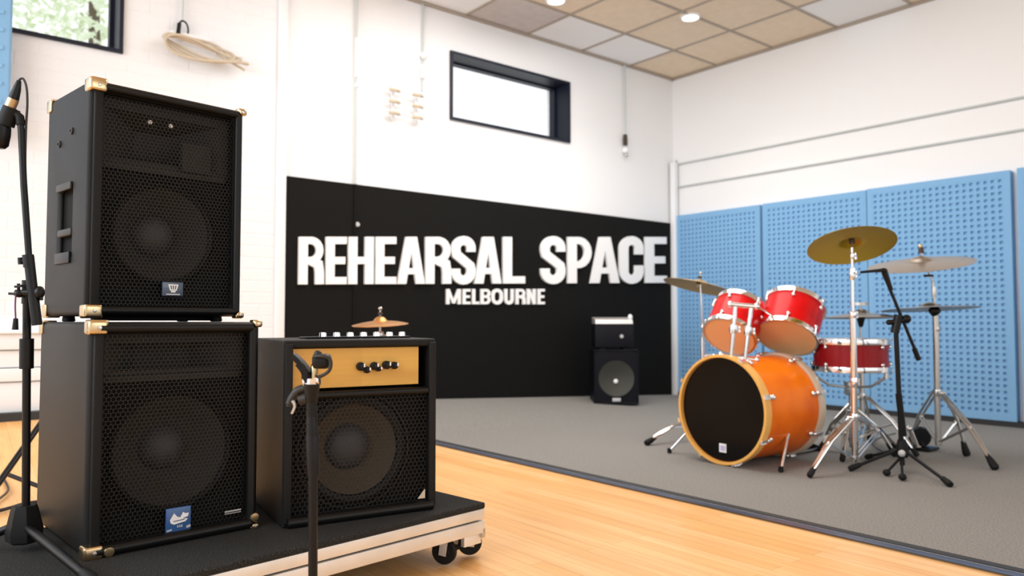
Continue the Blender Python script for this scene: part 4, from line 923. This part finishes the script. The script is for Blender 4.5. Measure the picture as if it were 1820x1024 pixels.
q = MB(); q.tube([Lc(p) for p in smooth_pts([P(557, 634, dc-.015), P(572, 633, dc-.02), P(585, 637, dc-.02), P(588, 648, dc-.02), P(584, 660, dc-.02), P(572, 668, dc-.015), P(563, 671, dc)])], .0035, 10); q.ball(Lc(P(565, 630, dc)), .008); q.build('spring_wire', M['grille'], cs)
q = MB(); q.tube([Lc(p) for p in smooth_pts([P(545, 690, dc+.01), P(530, 695, dc+.01), P(519, 708, dc+.01), P(514, 722, dc+.01)])], [.009]*9+[.008]*8+[.006]*2, 12); q.tube([Lc(P(545, 708, dc)), Lc(P(532, 712, dc))], .010, 12); q.build('clutch_lever', M['grille'], cs)
q = MB(); ribbon(q, [(520, 712, 0), (524, 722, 0), (519, 735, 0)], .006, .004, Lc); q.build('chain', M['steel'], cs)

# ---- second black stand and cables behind the cabinets at the left
bh = G(90, 872, 0); t = thing('tripod_stand', 'black tripod stand half hidden behind the cabinets at the left', 'stand', bh)
tl_ = V((0, 0, .42))
for f in (G(-45, 925), G(135, 915), bh+V((.22, .3, 0))):
    f = V((f.x, f.y, 0)); o = MB().tube([V((0, 0, .36)), f-bh+V((0, 0, .012))], .012, 10).build('leg', M['black'], t)
    MB().ball(f-bh+V((0, 0, .012)), .014).build('rubber_foot', M['rubber'], o)
MB().tube([(0, 0, .1), (0, 0, .62)], .013, 12).build('pole', M['black'], t)
MB().tube([P(10, 842, 3.2)-bh, P(78, 868, 3.15)-bh], .009, 10).build('brace', M['black'], t)
def floor_cable(label, pts, r=.005):
    ps = smooth_pts(pts, 8); b_ = V(ps[0]); mb = MB(b_); mb.tube(ps, r, 8); o = mb.build('floor_cable', M['cable']); o.location = b_; return tag(o, label, 'cable')
z_ = .006; g_ = lambda x, y: V((G(x, y).x, G(x, y).y, z_+rise(G(x, y).x, G(x, y).y)))
floor_cable('thin black cable looped on the wooden floor at the left edge', [g_(-25, 905), g_(-5, 892), g_(12, 878), g_(14, 868), g_(2, 860), g_(-25, 862), g_(-60, 875)])
floor_cable('thicker black cable lying by the trolley at the left edge', [g_(-60, 915), g_(-10, 912), g_(20, 905), g_(45, 898), g_(80, 893)], .007)
floor_cable('thin dark cable trailing over the carpet behind the front cymbal stand', [g_(1592, 772), g_(1568, 778), g_(1550, 790), g_(1570, 805), g_(1600, 815)], .003)

# ---- small speaker with a box on top by the black wall
cbk = G(1096, 722); zf = rise(cbk.x, cbk.y); dpk = (cbk-V((0, 0, CAMH))).dot(FW)
fr = G(1096, 719, zf); rzk = -YAW+.02
t = thing('floor_speaker', 'black loudspeaker with a round cone on the carpet by the black wall', 'speaker', (fr.x, fr.y, rise(fr.x, fr.y)+.004), rzk)
wk, dk, hk = .372, .3, .455
shell_body(wk, dk, hk, .012, .05).build('body', M['pa_blue'], t, smooth=False, bev=.02)
mb = MB(); plate_hole(mb, -wk/2+.012, wk/2-.012, .012, hk-.012, 0, .215, .145, .008); mb.build('baffle', M['pa_blue'], t)
MB().lathe([(.15, .0), (.148, .008), (.135, .003), (.06, -.03), (0, -.033)], (0, .01, .215), (0, -1, 0), 48).build('cone', M['pa_cone'], t)
MB().lathe([(.02, -.028), (.014, -.018), (0, -.014)], (0, .01, .19), (0, -1, 0), 24).build('dust_cap', M['white'], t)
MB().box((0, .002, .04), (.07, .01, .03), bev=.004).build('badge', M['grey_badge'], t)
tz = rise(fr.x, fr.y)+.004+hk
R3 = Matrix.Rotation(rzk, 3, 'Z'); o2 = V((fr.x, fr.y, tz))+R3 @ V((-.012, .02, .001))
t = thing('amplifier_head', 'small black amplifier box on the floor speaker, silver panel on top', 'amplifier', o2, rzk)
MB().box((0, .12, .115), (.325, .24, .2), bev=.008).build('body', M['pa_blue'], t)
MB().box((-.1, .12, .008), (.04, .2, .016)).build('foot', M['rubber'], t); MB().box((.1, .12, .008), (.04, .2, .016)).build('foot', M['rubber'], t)
MB().prism([(0, 0), (.24, 0), (.24, .055), (.02, .035)], lambda u, v, k: V((k, u, .2151+v)), -.158, .155).build('silver_panel', M['silver'], t)
MB().lathe([(0, .012), (.014, .010), (.016, 0)], (.06, -.0, .11), (0, -1, 0), 20).build('knob', M['grey_badge'], t)
MB().ball((.14, .04, .268), .022, (.9, .9, 1.25)).build('knob', M['white'], t)

# ---- tree outside the left window
def tree(label, x, y, n, R, cz_):
    t = thing('garden_tree', label, 'tree', (x, y, -1)); MB().tube([(0, 0, 0), (.1, 0, 1.5), (0, .1, cz_+1)], [.14, .11, .05], 12).build('trunk', M['bark'], t)
    mb = MB(); rr = random.Random(int(x*7)+3)
    for i in range(n):
        a = rr.uniform(0, 2*PI); u = rr.uniform(-1, 1); s = R*rr.random()**.4; c = V((s*math.cos(a)*math.sqrt(1-u*u), s*math.sin(a)*math.sqrt(1-u*u), cz_+1+s*u*.8))
        l = rr.uniform(.035, .075); E_ = Euler((rr.uniform(0, 6), rr.uniform(0, 6), rr.uniform(0, 6))).to_matrix()
        vs = [mb._v(c+E_ @ V(p)) for p in ((0, -l, 0), (l*.45, 0, .01), (0, l, 0), (-l*.45, 0, .01))]; mb.bm.faces.new(vs)
    o = mb.build('foliage', M['leaf'], t, smooth=False); o['kind'] = 'stuff'; return t
tree('leafy tree in washed-out colours seen through the high left window', 1.5, 8.6, 3600, 1.6, 4.0)
